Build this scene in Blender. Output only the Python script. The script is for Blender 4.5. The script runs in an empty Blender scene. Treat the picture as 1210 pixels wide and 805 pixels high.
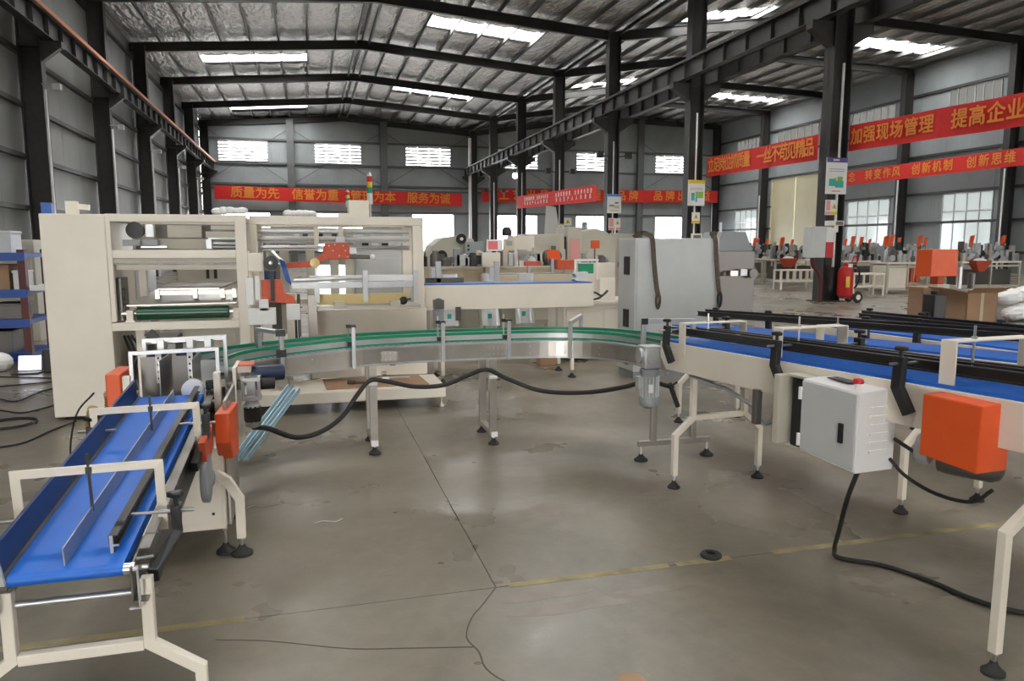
import bpy, math, random
from mathutils import Vector, Matrix
random.seed(7)
SC = bpy.context.scene
COL = SC.collection
PI = math.pi

# ------------------------------------------------------------------ camera
cam_d = bpy.data.cameras.new('camera')
cam_d.sensor_fit = 'HORIZONTAL'; cam_d.sensor_width = 36.0
cam_d.lens = 36.0 * 870 / 1210
cam_d.clip_start = 0.05; cam_d.clip_end = 400
cam = bpy.data.objects.new('camera', cam_d); COL.objects.link(cam)
cam.location = (0, 0, 1.6)
cam.rotation_euler = (math.radians(90 - 7.3357), 0, -math.radians(15.3626))
SC.camera = cam

# ------------------------------------------------------------------ overcast daylight outside the hall
wd = bpy.data.worlds.new('overcast_sky'); SC.world = wd; wd.use_nodes = True
bgn = wd.node_tree.nodes['Background']
bgn.inputs['Color'].default_value = (1.0, 0.985, 0.955, 1); bgn.inputs['Strength'].default_value = 14.0
SC.view_settings.view_transform = 'Standard'; SC.view_settings.look = 'None'
SC.view_settings.exposure = 0.76; SC.view_settings.gamma = 1.0; SC.view_settings.use_curve_mapping = False

def portal(name, loc, size, direction):
    """A portal: tells the renderer where the sky's light enters; gives no light itself."""
    l = bpy.data.lights.new(name, 'AREA'); l.shape = 'RECTANGLE'; l.size, l.size_y = size
    l.cycles.is_portal = True
    o = bpy.data.objects.new(name, l); COL.objects.link(o); o.location = loc
    o.rotation_euler = Vector(direction).to_track_quat('-Z', 'Y').to_euler()
    return o

# ------------------------------------------------------------------ materials
def mat(name, rgb, rough=0.5, metal=0.0, var=0.0, vscale=6.0, bump=0.0, bscale=40.0, spec=0.5, alpha=1.0, coat=0.0):
    m = bpy.data.materials.new(name); m.use_nodes = True
    nt = m.node_tree; b = nt.nodes['Principled BSDF']
    b.inputs['Base Color'].default_value = (*rgb, 1); b.inputs['Roughness'].default_value = rough
    b.inputs['Metallic'].default_value = metal; b.inputs['Specular IOR Level'].default_value = spec
    b.inputs['Alpha'].default_value = alpha; b.inputs['Coat Weight'].default_value = coat
    if var or bump:
        tc = nt.nodes.new('ShaderNodeTexCoord'); geo = nt.nodes.new('ShaderNodeNewGeometry')
    if var:
        n = nt.nodes.new('ShaderNodeTexNoise'); n.inputs['Scale'].default_value = vscale; n.inputs['Detail'].default_value = 5
        nt.links.new(geo.outputs['Position'], n.inputs['Vector'])
        r = nt.nodes.new('ShaderNodeValToRGB'); r.color_ramp.elements[0].position = 0.3; r.color_ramp.elements[1].position = 0.72
        r.color_ramp.elements[0].color = (*[max(0, c * (1 - var)) for c in rgb], 1)
        r.color_ramp.elements[1].color = (*[min(1, c * (1 + var * .6)) for c in rgb], 1)
        nt.links.new(n.outputs['Fac'], r.inputs['Fac']); nt.links.new(r.outputs['Color'], b.inputs['Base Color'])
    if bump:
        n2 = nt.nodes.new('ShaderNodeTexNoise'); n2.inputs['Scale'].default_value = bscale; n2.inputs['Detail'].default_value = 4
        nt.links.new(geo.outputs['Position'], n2.inputs['Vector'])
        bp = nt.nodes.new('ShaderNodeBump'); bp.inputs['Strength'].default_value = bump; bp.inputs['Distance'].default_value = 0.02
        nt.links.new(n2.outputs['Fac'], bp.inputs['Height']); nt.links.new(bp.outputs['Normal'], b.inputs['Normal'])
    return m

def ribbed(name, rgb, axis, period, rough=0.5):
    """Painted profiled sheet: vertical ribs as fine relief, slightly uneven colour."""
    m = mat(name, rgb, rough, var=0.16, vscale=0.5); nt = m.node_tree; b = nt.nodes['Principled BSDF']
    geo = [n for n in nt.nodes if n.type == 'NEW_GEOMETRY'][0]
    sx = nt.nodes.new('ShaderNodeSeparateXYZ'); nt.links.new(geo.outputs['Position'], sx.inputs[0])
    mu = nt.nodes.new('ShaderNodeMath'); mu.operation = 'MULTIPLY'; mu.inputs[1].default_value = 2 * PI / period
    nt.links.new(sx.outputs[axis], mu.inputs[0])
    si = nt.nodes.new('ShaderNodeMath'); si.operation = 'SINE'; nt.links.new(mu.outputs[0], si.inputs[0])
    pw = nt.nodes.new('ShaderNodeMath'); pw.operation = 'GREATER_THAN'; pw.inputs[1].default_value = 0.8; nt.links.new(si.outputs[0], pw.inputs[0])
    bp = nt.nodes.new('ShaderNodeBump'); bp.inputs['Strength'].default_value = 0.6; bp.inputs['Distance'].default_value = 0.03
    nt.links.new(pw.outputs[0], bp.inputs['Height']); nt.links.new(bp.outputs['Normal'], b.inputs['Normal'])
    return m

def pane_mat(name, rgb, clear, trans):
    m = bpy.data.materials.new(name); m.use_nodes = True; nt = m.node_tree
    for n in list(nt.nodes):
        if n.type != 'OUTPUT_MATERIAL': nt.nodes.remove(n)
    out = [n for n in nt.nodes if n.type == 'OUTPUT_MATERIAL'][0]
    t = nt.nodes.new('ShaderNodeBsdfTransparent'); t.inputs[0].default_value = (*rgb, 1)
    tl = nt.nodes.new('ShaderNodeBsdfTranslucent'); tl.inputs[0].default_value = (*[c * trans for c in rgb], 1)
    g = nt.nodes.new('ShaderNodeBsdfGlossy'); g.inputs['Roughness'].default_value = 0.1
    a = nt.nodes.new('ShaderNodeMixShader'); a.inputs[0].default_value = clear
    nt.links.new(tl.outputs[0], a.inputs[1]); nt.links.new(t.outputs[0], a.inputs[2])
    c = nt.nodes.new('ShaderNodeMixShader'); c.inputs[0].default_value = 0.05
    nt.links.new(a.outputs[0], c.inputs[1]); nt.links.new(g.outputs[0], c.inputs[2]); nt.links.new(c.outputs[0], out.inputs[0])
    return m

def concrete():
    m = bpy.data.materials.new('worn_concrete'); m.use_nodes = True; nt = m.node_tree; b = nt.nodes['Principled BSDF']
    geo = nt.nodes.new('ShaderNodeNewGeometry')
    def noise(s, d=6, rgh=0.6, dist=0.0):
        n = nt.nodes.new('ShaderNodeTexNoise'); n.inputs['Scale'].default_value = s; n.inputs['Detail'].default_value = d
        n.inputs['Roughness'].default_value = rgh; n.inputs['Distortion'].default_value = dist
        nt.links.new(geo.outputs['Position'], n.inputs['Vector']); return n
    def ramp(src, p0, c0, p1, c1):
        r = nt.nodes.new('ShaderNodeValToRGB'); e = r.color_ramp.elements
        e[0].position = p0; e[0].color = (*c0, 1); e[1].position = p1; e[1].color = (*c1, 1)
        nt.links.new(src, r.inputs['Fac']); return r
    big = ramp(noise(0.55, 6, 0.62, 0.6).outputs['Fac'], 0.3, FLOOR_A, 0.72, FLOOR_B)
    fine = ramp(noise(9, 8, 0.7).outputs['Fac'], 0.3, (0.84, 0.84, 0.84), 0.7, (1.06, 1.05, 1.04))
    mx = nt.nodes.new('ShaderNodeMixRGB'); mx.blend_type = 'MULTIPLY'; mx.inputs[0].default_value = 1
    nt.links.new(big.outputs[0], mx.inputs[1]); nt.links.new(fine.outputs[0], mx.inputs[2])
    st = ramp(noise(1.3, 3, 0.5, 1.2).outputs['Fac'], 0.60, (0, 0, 0), 0.80, (0.22, 0.22, 0.22))     # oil stains
    m2 = nt.nodes.new('ShaderNodeMixRGB'); m2.inputs[2].default_value = (0.06, 0.052, 0.042, 1)
    nt.links.new(st.outputs[0], m2.inputs[0]); nt.links.new(mx.outputs[0], m2.inputs[1])
    sc = ramp(noise(3.1, 8, 0.75, 2.0).outputs['Fac'], 0.62, (0, 0, 0), 0.80, (0.35, 0.35, 0.35))     # pale scuffs
    m3 = nt.nodes.new('ShaderNodeMixRGB'); m3.inputs[2].default_value = (0.42, 0.39, 0.34, 1)
    nt.links.new(sc.outputs[0], m3.inputs[0]); nt.links.new(m2.outputs[0], m3.inputs[1])
    nt.links.new(m3.outputs[0], b.inputs['Base Color'])
    rr = ramp(noise(0.9, 4).outputs['Fac'], 0.3, (0.22,) * 3, 0.75, (0.46,) * 3); nt.links.new(rr.outputs[0], b.inputs['Roughness'])
    bp = nt.nodes.new('ShaderNodeBump'); bp.inputs['Strength'].default_value = 0.08; bp.inputs['Distance'].default_value = 0.01
    nt.links.new(noise(14, 6).outputs['Fac'], bp.inputs['Height']); nt.links.new(bp.outputs['Normal'], b.inputs['Normal'])
    return m

def foil():
    m = bpy.data.materials.new('insulation_foil'); m.use_nodes = True; nt = m.node_tree; b = nt.nodes['Principled BSDF']
    b.inputs['Base Color'].default_value = (0.62, 0.60, 0.57, 1); b.inputs['Metallic'].default_value = 0.9; b.inputs['Roughness'].default_value = 0.27
    geo = nt.nodes.new('ShaderNodeNewGeometry')
    mp = nt.nodes.new('ShaderNodeMapping'); mp.inputs['Scale'].default_value = (2.2, 0.8, 1); nt.links.new(geo.outputs['Position'], mp.inputs[0])
    n = nt.nodes.new('ShaderNodeTexNoise'); n.inputs['Scale'].default_value = 2.2; n.inputs['Detail'].default_value = 5; nt.links.new(mp.outputs[0], n.inputs['Vector'])
    bp = nt.nodes.new('ShaderNodeBump'); bp.inputs['Strength'].default_value = 1.0; bp.inputs['Distance'].default_value = 0.25
    nt.links.new(n.outputs['Fac'], bp.inputs['Height']); nt.links.new(bp.outputs['Normal'], b.inputs['Normal'])
    return m

FLOOR_A = (0.145, 0.125, 0.092); FLOOR_B = (0.30, 0.265, 0.205)
M = dict(
    floor=concrete(), foil=foil(),
    oil=mat('oil_stained_concrete', (0.215, 0.175, 0.135), 0.34, var=0.2, vscale=9),
    yard=mat('yard_concrete', (0.3, 0.3, 0.29), 0.9),
    joint=mat('joint_filler', (0.095, 0.08, 0.06), 0.9),
    yline=mat('worn_yellow_paint', (0.34, 0.275, 0.14), 0.6, var=0.45, vscale=7),
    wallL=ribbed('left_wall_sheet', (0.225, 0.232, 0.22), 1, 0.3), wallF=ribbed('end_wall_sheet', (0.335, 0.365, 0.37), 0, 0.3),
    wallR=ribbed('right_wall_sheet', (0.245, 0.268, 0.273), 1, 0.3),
    steel=mat('dark_grey_steel', (0.036, 0.035, 0.033), 0.5, var=0.2), steel2=mat('grey_girt_steel', (0.12, 0.125, 0.125), 0.5),
    purlin=mat('galvanised_purlin', (0.16, 0.16, 0.155), 0.5, 0.3),
    crail=mat('orange_conductor_rail', (0.55, 0.17, 0.06), 0.5),
    winframe=mat('window_aluminium', (0.45, 0.46, 0.47), 0.4, 0.3),
    glass=pane_mat('clear_dusty_pane', (0.95, 0.97, 1.0), 0.75, 0.9), frost=pane_mat('frosted_pane', (0.85, 0.9, 0.9), 0.03, 0.22), dim=pane_mat('dim_fibreglass_pane', (0.8, 0.8, 0.78), 0.0, 0.17),  # the fibreglass pane transmits less than the frosted one
    poly=pane_mat('translucent_roof_sheet', (0.97, 0.98, 1.0), 0.55, 0.95), film=pane_mat('clear_plastic', (0.93, 0.95, 0.95), 0.18, 0.9),
    louvre=mat('white_louvre', (0.85, 0.84, 0.84), 0.5),
    cream=mat('cream_machine_paint', (0.82, 0.755, 0.645), 0.42, var=0.05, vscale=3), cream2=mat('aged_cream_paint', (0.54, 0.51, 0.42), 0.5, var=0.08, vscale=3),
    doorc=mat('cream_door_paint', (0.50, 0.455, 0.30), 0.5, var=0.08, vscale=0.6),
    grey=mat('light_grey_paint', (0.585, 0.60, 0.595), 0.42, var=0.04), grey2=mat('mid_grey_paint', (0.30, 0.32, 0.33), 0.45), white=mat('white_paint', (0.82, 0.81, 0.80), 0.4),
    alu=mat('aluminium_profile', (0.58, 0.59, 0.60), 0.45, 0.75, var=0.1), stain=mat('stainless_sheet', (0.52, 0.49, 0.45), 0.36, 0.85, var=0.16, vscale=4),
    chrome=mat('bright_steel', (0.66, 0.66, 0.66), 0.28, 1.0), gunm=mat('gun_metal', (0.16, 0.15, 0.14), 0.4, 0.7), rail=mat('dark_aluminium_side', (0.20, 0.185, 0.165), 0.38, 0.6),
    black=mat('black_plastic', (0.016, 0.016, 0.017), 0.45), rubber=mat('black_rubber', (0.022, 0.022, 0.022), 0.7), blackm=mat('black_anodised_rail', (0.020, 0.019, 0.018), 0.35),
    blue=mat('blue_belt', (0.012, 0.145, 0.62), 0.48, var=0.08, vscale=5), navy=mat('navy_guard', (0.012, 0.035, 0.12), 0.4), navym=mat('navy_motor_paint', (0.018, 0.03, 0.075), 0.4),
    rackb=mat('blue_shelf_paint', (0.03, 0.09, 0.36), 0.5), rackr=mat('maroon_rack_paint', (0.10, 0.022, 0.022), 0.5),
    orange=mat('orange_guard_paint', (0.80, 0.105, 0.018), 0.42, var=0.05), redo=mat('red_orange_casting', (0.62, 0.10, 0.045), 0.5, var=0.15, vscale=20), red=mat('red_enamel', (0.55, 0.02, 0.02), 0.35),
    banner=mat('red_banner_cloth', (0.68, 0.024, 0.020), 0.75, var=0.08), gold=mat('banner_gold_print', (0.80, 0.27, 0.04), 0.7), wprint=mat('banner_white_print', (0.85, 0.72, 0.66), 0.7),
    green=mat('green_guide_plastic', (0.010, 0.26, 0.13), 0.35), dgreen=mat('dark_green_belt', (0.006, 0.075, 0.035), 0.3), teal=mat('teal_print', (0.05, 0.45, 0.38), 0.6),
    brass=mat('pale_brass_plate', (0.70, 0.55, 0.26), 0.4, 0.25), card=mat('cardboard', (0.42, 0.26, 0.155), 0.8, var=0.12), paper=mat('paper', (0.8, 0.8, 0.78), 0.7), sling=mat('brown_webbing', (0.115, 0.085, 0.06), 0.8, var=0.3, vscale=30),
    yellow=mat('warning_yellow', (0.75, 0.55, 0.03), 0.5), pblue=mat('pale_blue_profile', (0.42, 0.58, 0.66), 0.4), bluep=mat('blue_plastic', (0.02, 0.12, 0.45), 0.4), brownh=mat('tan_ribbed_hose', (0.34, 0.20, 0.085), 0.6), pink=mat('pink_print', (0.75, 0.35, 0.32), 0.6), purple=mat('purple_print', (0.10, 0.08, 0.30), 0.5), skyb=mat('sky_blue_print', (0.10, 0.30, 0.70), 0.5), ltan=mat('light_tan_print', (0.62, 0.52, 0.36), 0.6), cloth=mat('white_cloth', (0.7, 0.7, 0.66), 0.9), boxshade=mat('painted_box_shade', (0.03, 0.03, 0.03), 0.8), green2=mat('green_print', (0.25, 0.5, 0.12), 0.6),
)
def glow(name, rgb, s):
    m = mat(name, rgb); b = m.node_tree.nodes['Principled BSDF']
    b.inputs['Emission Color'].default_value = (*rgb, 1); b.inputs['Emission Strength'].default_value = s; return m
M['lampglow'] = glow('lamp_glow', (1, 0.96, 0.85), 14); M['screen'] = glow('lit_screen', (0.85, 0.85, 1.0), 1.6); M['screen_red'] = glow('lit_red_screen', (0.42, 0.10, 0.10), 0.4)
M['screen_grey'] = glow('lit_grey_screen', (0.22, 0.26, 0.28), 0.2)

# ------------------------------------------------------------------ mesh helpers
def V(*a): return Vector(a)
class MB:
    def __init__(s): s.v = []; s.f = []
    def add(s, vs, fs):
        n = len(s.v); s.v += [tuple(v) for v in vs]; s.f += [[n + i for i in f] for f in fs]; return s
    def box(s, x0, x1, y0, y1, z0, z1):
        return s.add([(x0,y0,z0),(x1,y0,z0),(x1,y1,z0),(x0,y1,z0),(x0,y0,z1),(x1,y0,z1),(x1,y1,z1),(x0,y1,z1)],
                     [(0,3,2,1),(4,5,6,7),(0,1,5,4),(1,2,6,5),(2,3,7,6),(3,0,4,7)])
    def loft(s, rings, caps=True, closed=False):
        n = len(rings[0]); vs = [p for r in rings for p in r]; fs = []
        k = len(rings)
        for i in range(k if closed else k - 1):
            a, b = i * n, ((i + 1) % k) * n
            for j in range(n): fs.append((a + j, a + (j + 1) % n, b + (j + 1) % n, b + j))
        if caps and not closed: fs.append(tuple(range(n - 1, -1, -1))); fs.append(tuple((k - 1) * n + j for j in range(n)))
        return s.add(vs, fs)
    def beam(s, p0, p1, w, h, up=(0, 0, 1)):
        p0, p1 = Vector(p0), Vector(p1); d = (p1 - p0).normalized(); u = Vector(up)
        if abs(d.dot(u)) > .99: u = Vector((0, 1, 0))
        sd = d.cross(u).normalized(); u = sd.cross(d)
        q = [sd * a * w / 2 + u * b * h / 2 for a, b in ((-1,-1),(1,-1),(1,1),(-1,1))]
        return s.loft([[p0 + c for c in q], [p1 + c for c in q]])
    def path(s, pts, w, h, up=(0, 0, 1), closed=False):
        """Rectangular section swept along a polyline with mitred corners."""
        P = [Vector(p) for p in pts]; n = len(P); rings = []
        for i in range(n):
            a = P[i] - P[i - 1] if (i > 0 or closed) else P[1] - P[0]
            b = P[(i + 1) % n] - P[i] if (i < n - 1 or closed) else P[-1] - P[-2]
            a.normalize(); b.normalize(); d = (a + b).normalized(); u = Vector(up)
            if abs(d.dot(u)) > .995: u = Vector((0, 1, 0))
            sd = a.cross(u); sd = (sd if sd.length > 1e-4 else b.cross(u)).normalized()
            sd = (sd - d * sd.dot(d)); sd = sd.normalized() if sd.length > 1e-5 else d.orthogonal().normalized()
            uu = sd.cross(d); c = max(.4, math.sqrt(max(0.0, (1 + a.dot(b)) / 2)))
            ax = (b - a); k = 1 / c
            def off(x, z):
                o = sd * x + uu * z
                if ax.length > 1e-4:
                    e = ax.normalized(); o = o + e * o.dot(e) * (k - 1)
                return P[i] + o
            rings.append([off(x * w / 2, z * h / 2) for x, z in ((-1,-1),(1,-1),(1,1),(-1,1))])
        return s.loft(rings, closed=closed)
    def cyl(s, p0, p1, r, n=14, r2=None):
        p0, p1 = Vector(p0), Vector(p1); d = (p1 - p0).normalized(); a = d.orthogonal().normalized(); b = d.cross(a); r2 = r if r2 is None else r2
        ring = lambda p, q: [p + (a * math.cos(2*PI*i/n) + b * math.sin(2*PI*i/n)) * q for i in range(n)]
        return s.loft([ring(p0, r), ring(p1, r2)])
    def lathe(s, prof, origin=(0,0,0), axis=(0,0,1), n=18):
        o = Vector(origin); d = Vector(axis).normalized(); a = d.orthogonal().normalized(); b = d.cross(a)
        return s.loft([[o + d * z + (a * math.cos(2*PI*i/n) + b * math.sin(2*PI*i/n)) * max(r, 1e-4) for i in range(n)] for r, z in prof])
    def tube(s, pts, r, n=7, closed=False):
        P = [Vector(p) for p in pts]; k = len(P); rings = []; a = None
        for i in range(k):
            if closed: d = P[(i + 1) % k] - P[i - 1]
            else: d = P[min(i + 1, k - 1)] - P[max(i - 1, 0)]
            d.normalize()
            a = d.orthogonal() if a is None else a - d * a.dot(d)
            if a.length < 1e-5: a = d.orthogonal()
            a.normalize(); b = d.cross(a)
            rings.append([P[i] + (a * math.cos(2*PI*j/n) + b * math.sin(2*PI*j/n)) * r for j in range(n)])
        return s.loft(rings, closed=closed)
    def prism(s, poly, vec):
        v = Vector(vec); p = [Vector(q) for q in poly]
        return s.loft([p, [q + v for q in p]])
    def hull_ball(s, c, r, n=10, m=7, sq=(1,1,1)):
        prof = [(math.sin(PI * i / m), -math.cos(PI * i / m)) for i in range(m + 1)]
        o = Vector(c)
        return s.loft([[o + Vector((math.cos(2*PI*j/n) * max(q,1e-3) * r * sq[0], math.sin(2*PI*j/n) * max(q,1e-3) * r * sq[1], z * r * sq[2])) for j in range(n)] for q, z in prof])
    def mesh(s, name, material, smooth=False):
        me = bpy.data.meshes.new(name); me.from_pydata(s.v, [], s.f); me.materials.append(M[material] if isinstance(material, str) else material)
        if smooth:
            me.polygons.foreach_set('use_smooth', [True] * len(me.polygons)); me.set_sharp_from_angle(angle=math.radians(40))
        me.update(); return me
    def build(s, name, material, parent=None, smooth=False, local=False, label=None, kind=None, bevel=0):
        o = link(name, s.mesh(name, material, smooth), parent, local)
        if label: o['label'] = label
        if kind: o['kind'] = kind
        if bevel:
            b = o.modifiers.new('bevel', 'BEVEL'); b.width = bevel; b.segments = 2; b.limit_method = 'ANGLE'
        return o
INV = {}
def link(name, data, parent=None, local=False):
    o = bpy.data.objects.new(name, data); COL.objects.link(o)
    if parent is not None:
        o.parent = parent
        if not local and parent.name in INV: o.matrix_parent_inverse = INV[parent.name]
    return o
def tag(o, label, cat=None, group=None):
    o['label'] = label
    if cat: o['category'] = cat
    if group: o['group'] = group
    return o
def thing(name, label, cat, loc=(0,0,0), rotz=0.0, group=None):
    o = bpy.data.objects.new(name, None); COL.objects.link(o); o.empty_display_size = .1
    o.location = loc; o.rotation_euler = (0, 0, rotz)
    INV[o.name] = (Matrix.Translation(loc) @ Matrix.Rotation(rotz, 4, 'Z')).inverted()
    return tag(o, label, cat, group)
def struct(o): o['kind'] = 'structure'; return o
def dup(root, loc, rotz, label, group=None, parts=True):
    r = root.copy(); COL.objects.link(r); r.location = loc; r.rotation_euler = (0, 0, rotz); r['label'] = label
    if group: r['group'] = group
    if parts:
        for ch in list(root.children):
            c = ch.copy(); COL.objects.link(c); c.parent = r
            for g in ch.children:
                d = g.copy(); COL.objects.link(d); d.parent = c
    return r
def text_mesh(name, body, size, material, bold=0.0, spacing=1.0):
    cu = bpy.data.curves.new('txt', 'FONT'); cu.body = body; cu.size = size; cu.align_x = 'CENTER'; cu.align_y = 'CENTER'
    cu.extrude = 0.002; cu.space_character = spacing; cu.resolution_u = 2
    o = bpy.data.objects.new('txt', cu); COL.objects.link(o)
    dg = bpy.context.evaluated_depsgraph_get(); me = bpy.data.meshes.new_from_object(o.evaluated_get(dg))
    bpy.data.objects.remove(o); bpy.data.curves.remove(cu)
    vs = [v.co.copy() for v in me.vertices]; fs = [list(p.vertices) for p in me.polygons]; bpy.data.meshes.remove(me)
    m = MB()
    for dx, dy in ((0, 0), (bold, 0), (-bold, 0), (0, bold), (0, -bold)) if bold else ((0, 0),): m.add([(v.x + dx, v.y + dy, v.z + abs(dx) * .3 + abs(dy) * .45 + dx * .05 + dy * .05) for v in vs], fs)
    return m.mesh(name, material)
def smoothline(pts, k=6):
    P = [Vector(p) for p in pts]; P = [P[0] * 2 - P[1]] + P + [P[-1] * 2 - P[-2]]; out = []
    for i in range(1, len(P) - 2):
        a, b, c, d = P[i-1:i+3]
        for j in range(k):
            t = j / k
            out.append(0.5 * ((2*b) + (c - a)*t + (2*a - 5*b + 4*c - d)*t*t + (3*b - a - 3*c + d)*t**3))
    out.append(P[-2]); return out

# ------------------------------------------------------------------ the hall
XL, XM, XR, Y0, Y1 = -8.3, 14.45, 39.5, -14.0, 66.4       # left wall, middle row of columns, right wall, open end, end wall
YC = [18.2 + 8 * n for n in range(-4, 7)]                   # frame lines
RIDGE1, RIDGE2 = 3.2, 26.9
PROF = [(XL, 11.25), (RIDGE1, 12.15), (XM, 11.3), (RIDGE2, 13.2), (XR, 12.85)]    # underside of the rafters
def under(x):
    for (a, za), (b, zb) in zip(PROF, PROF[1:]):
        if x <= b: return za + (zb - za) * (x - a) / (b - a)
    return PROF[-1][1]
RD, PD = 0.46, 0.20                                          # depth of rafters and of purlins

# floor: slabs with open joints on a darker bed, and a yard outside
fl = struct(MB().box(XL - .3, XR + .3, Y0, Y1 + .3, -0.3, -0.03).build('floor', 'joint'))
struct(MB().box(-90, 130, -90, 150, -0.6, -0.301).build('ground', 'yard'))
xs = [XL - .3, -5.2, 0.80, 6.8, 12.8, 18.8, 24.8, 30.8, 36.8, XR + .3]
ys = [Y0, -9, -3, 3.2, 11.2, 19.2, 27.2, 35.2, 43.2, 51.2, 59.2, Y1 + .3]
for i in range(len(xs) - 1):
    for j in range(len(ys) - 1):
        xa, xb = xs[i], xs[i+1]
        if ys[j] == -3 and xa == -5.2: xb = 6.8
        if ys[j] == -3 and xa == 0.80: continue
        MB().box(xa + .0022, xb - .0022, ys[j] + .0022, ys[j+1] - .0022, -0.029, 0.0).build('slab', 'floor', fl)
for a, b in ((-6, -.32), (.86, 1.7), (1.74, 2.05), (2.3, 5.2), (6.0, 9.0)):
    MB().box(a, b, 3.178, 3.226, 0.0, 0.0012).build('painted_line', 'yline', fl)
rs0 = random.Random(12)
for cx, cy, rx, ry in ((1.25, 4.05, .19, .15), (1.36, 3.82, .09, .07), (1.1, 2.93, .28, .05), (1.5, 2.98, .2, .04), (2.1, 4.35, .25, .12), (-.15, 2.55, .12, .07), (1.0, 3.07, .2, .05)):
    MB().prism([(cx + rx * math.cos(a) * (1 + .25 * math.sin(3 * a + cx * 9)) + .02 * rs0.random(), cy + ry * math.sin(a) * (1 + .2 * math.cos(4 * a + cy * 5)), 0.0) for a in [2 * PI * k / 26 for k in range(26)]], (0, 0, .0005)).build('oil_stain', 'oil', fl)
for w, pts in ((.006, [(.80,3.2),(.70,3.05),(.63,2.95),(.575,2.80),(.60,2.68),(.60,2.56),(.66,2.44),(.8,2.30)]), (.006, [(-.42,3.05),(-.2,2.98),(.1,2.84),(.33,2.78),(.585,2.72)])):
    MB().path([(p.x, p.y, .0006) for p in smoothline([(*p, 0) for p in pts], 4)], w, .0012).build('crack', 'joint', fl)

def panels(wall, material, horiz, at, us, vs, openings, thick=0.06):
    """Cladding cut at every break; horiz 'x' for an end wall, 'y' for a side wall."""
    back = MB()
    for i in range(len(us) - 1):
        for j in range(len(vs) - 1):
            cu, cv = (us[i] + us[i+1]) / 2, (vs[j] + vs[j+1]) / 2
            if any(a < cu < b and c < cv < d for a, b, c, d in openings): continue
            g = .007; e = at + thick + .01 if at > 0 else at - .03
            if horiz == 'x': back.box(us[i], us[i+1], e, e + .02, vs[j], vs[j+1])
            else: back.box(e, e + .02, us[i], us[i+1], vs[j], vs[j+1])
            if horiz == 'x': MB().box(us[i] + g, us[i+1] - g, at, at + thick, vs[j], vs[j+1]).build('panel', material, wall)
            else: MB().box(at, at + thick, us[i] + g, us[i+1] - g, vs[j], vs[j+1]).build('panel', material, wall)
    back.build('light_stop_sheet', material, wall)  # added behind the panel joints to stop daylight leaking through
def breaks(lo, hi, step, ops):
    e = sorted({lo, hi} | {o[k] for o in ops for k in (0, 1)}); out = [lo]
    for a, b in zip(e, e[1:]):
        n = max(1, round((b - a) / step)); out += [a + (b - a) * (k + 1) / n for k in range(n)]
    return out
WN = [0]
def window(horiz, at, u0, u1, z0, z1, cols, transom, pane, louvre=False, out=1):
    WN[0] += 1; nm = 'window_%d' % WN[0]
    fr = MB(); t = .05
    def bx(a, b, c, d, y0, y1, m):
        lo, hi = sorted((at + y0, at + y1))
        if horiz == 'x': m.box(a, b, lo, hi, c, d)
        else: m.box(lo, hi, a, b, c, d)
    for a, b, c, d in ((u0, u1, z0, z0 + t), (u0, u1, z1 - t, z1), (u0, u0 + t, z0, z1), (u1 - t, u1, z0, z1)): bx(a, b, c, d, -.04, .06, fr)
    w = struct(fr.build(nm, 'winframe'))
    du = (u1 - u0) / cols
    for k in range(1, cols): m = MB(); bx(u0 + du * k - .03, u0 + du * k + .03, z0, z1, -.03, .05, m); m.build('mullion', 'winframe', w)
    zz = [z0, z1]
    if transom: m = MB(); bx(u0, u1, transom - .03, transom + .03, -.035, .05, m); m.build('transom', 'winframe', w); zz = [z0, transom, z1]
    for k in range(cols):
        for a, b in zip(zz, zz[1:]):
            m = MB(); bx(u0 + du * k + .03, u0 + du * (k + 1) - .03, a + .03, b - .03, .0, .012, m); m.build('pane', pane, w)
        if louvre:
            for q in range(int((z1 - z0) / .28)):
                zq = z0 + .1 + q * .28
                m = MB(); bx(u0 + du * k + .04, u0 + du * (k + 1) - .04, zq, zq + .17, -.07, -.055, m); m.build('louvre', 'louvre', w)
    c = ((u0 + u1) / 2, (z0 + z1) / 2)
    if horiz == 'x': portal('window_daylight', (c[0], at - .12, c[1]), (u1 - u0, z1 - z0), (0, -1, 0))
    else: portal('window_daylight', (at - .12 * out, c[0], c[1]), (z1 - z0, u1 - u0), (-out, 0, 0))
    return w

# end wall
ups = [(-6.9, -3.0), (0.8, 4.7), (8.55, 12.55), (16.9, 20.7), (24.5, 28.2), (32.6, 36.2)]
lows = [(-6.9, -3.0), (0.8, 4.7), (9.0, 12.8), (16.8, 20.7), (24.5, 28.2), (32.7, 36.4)]
UZ = [(8.35, 10.0), (8.5, 10.2), (8.7, 10.35), (8.85, 10.55), (9.1, 10.7), (9.35, 11.0)]
wf = struct(MB().box(XL, XR, Y1 + .25, Y1 + .3, 0, 1.1).build('wall_back', 'wallF'))
zrow = 8.6
opF = [(a, b, 8.6, 10.3) for a, b in ups] + [(a, b, 1.1, 4.4) for a, b in lows]
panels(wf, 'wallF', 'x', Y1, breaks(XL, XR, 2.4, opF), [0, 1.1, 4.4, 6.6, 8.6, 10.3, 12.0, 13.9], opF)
for (a, b) in ups: window('x', Y1, a, b, 8.6, 10.3, 4, None, 'glass', True)
for (a, b) in lows: window('x', Y1, a, b, 1.1, 4.4, 2, 3.2, 'glass')
for z in (1.05, 4.5, 6.35, 6.75, 8.45, 10.4): MB().box(XL, XR, Y1 - .2, Y1 - .02, z - .08, z + .08).build('girt', 'steel2', wf)
for x in (-1.15, 6.6, 22.5, 30.85): MB().box(x - .3, x + .3, Y1 - .55, Y1 - .2, 0, under(x) + .3).build('post', 'steel2', wf)
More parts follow.
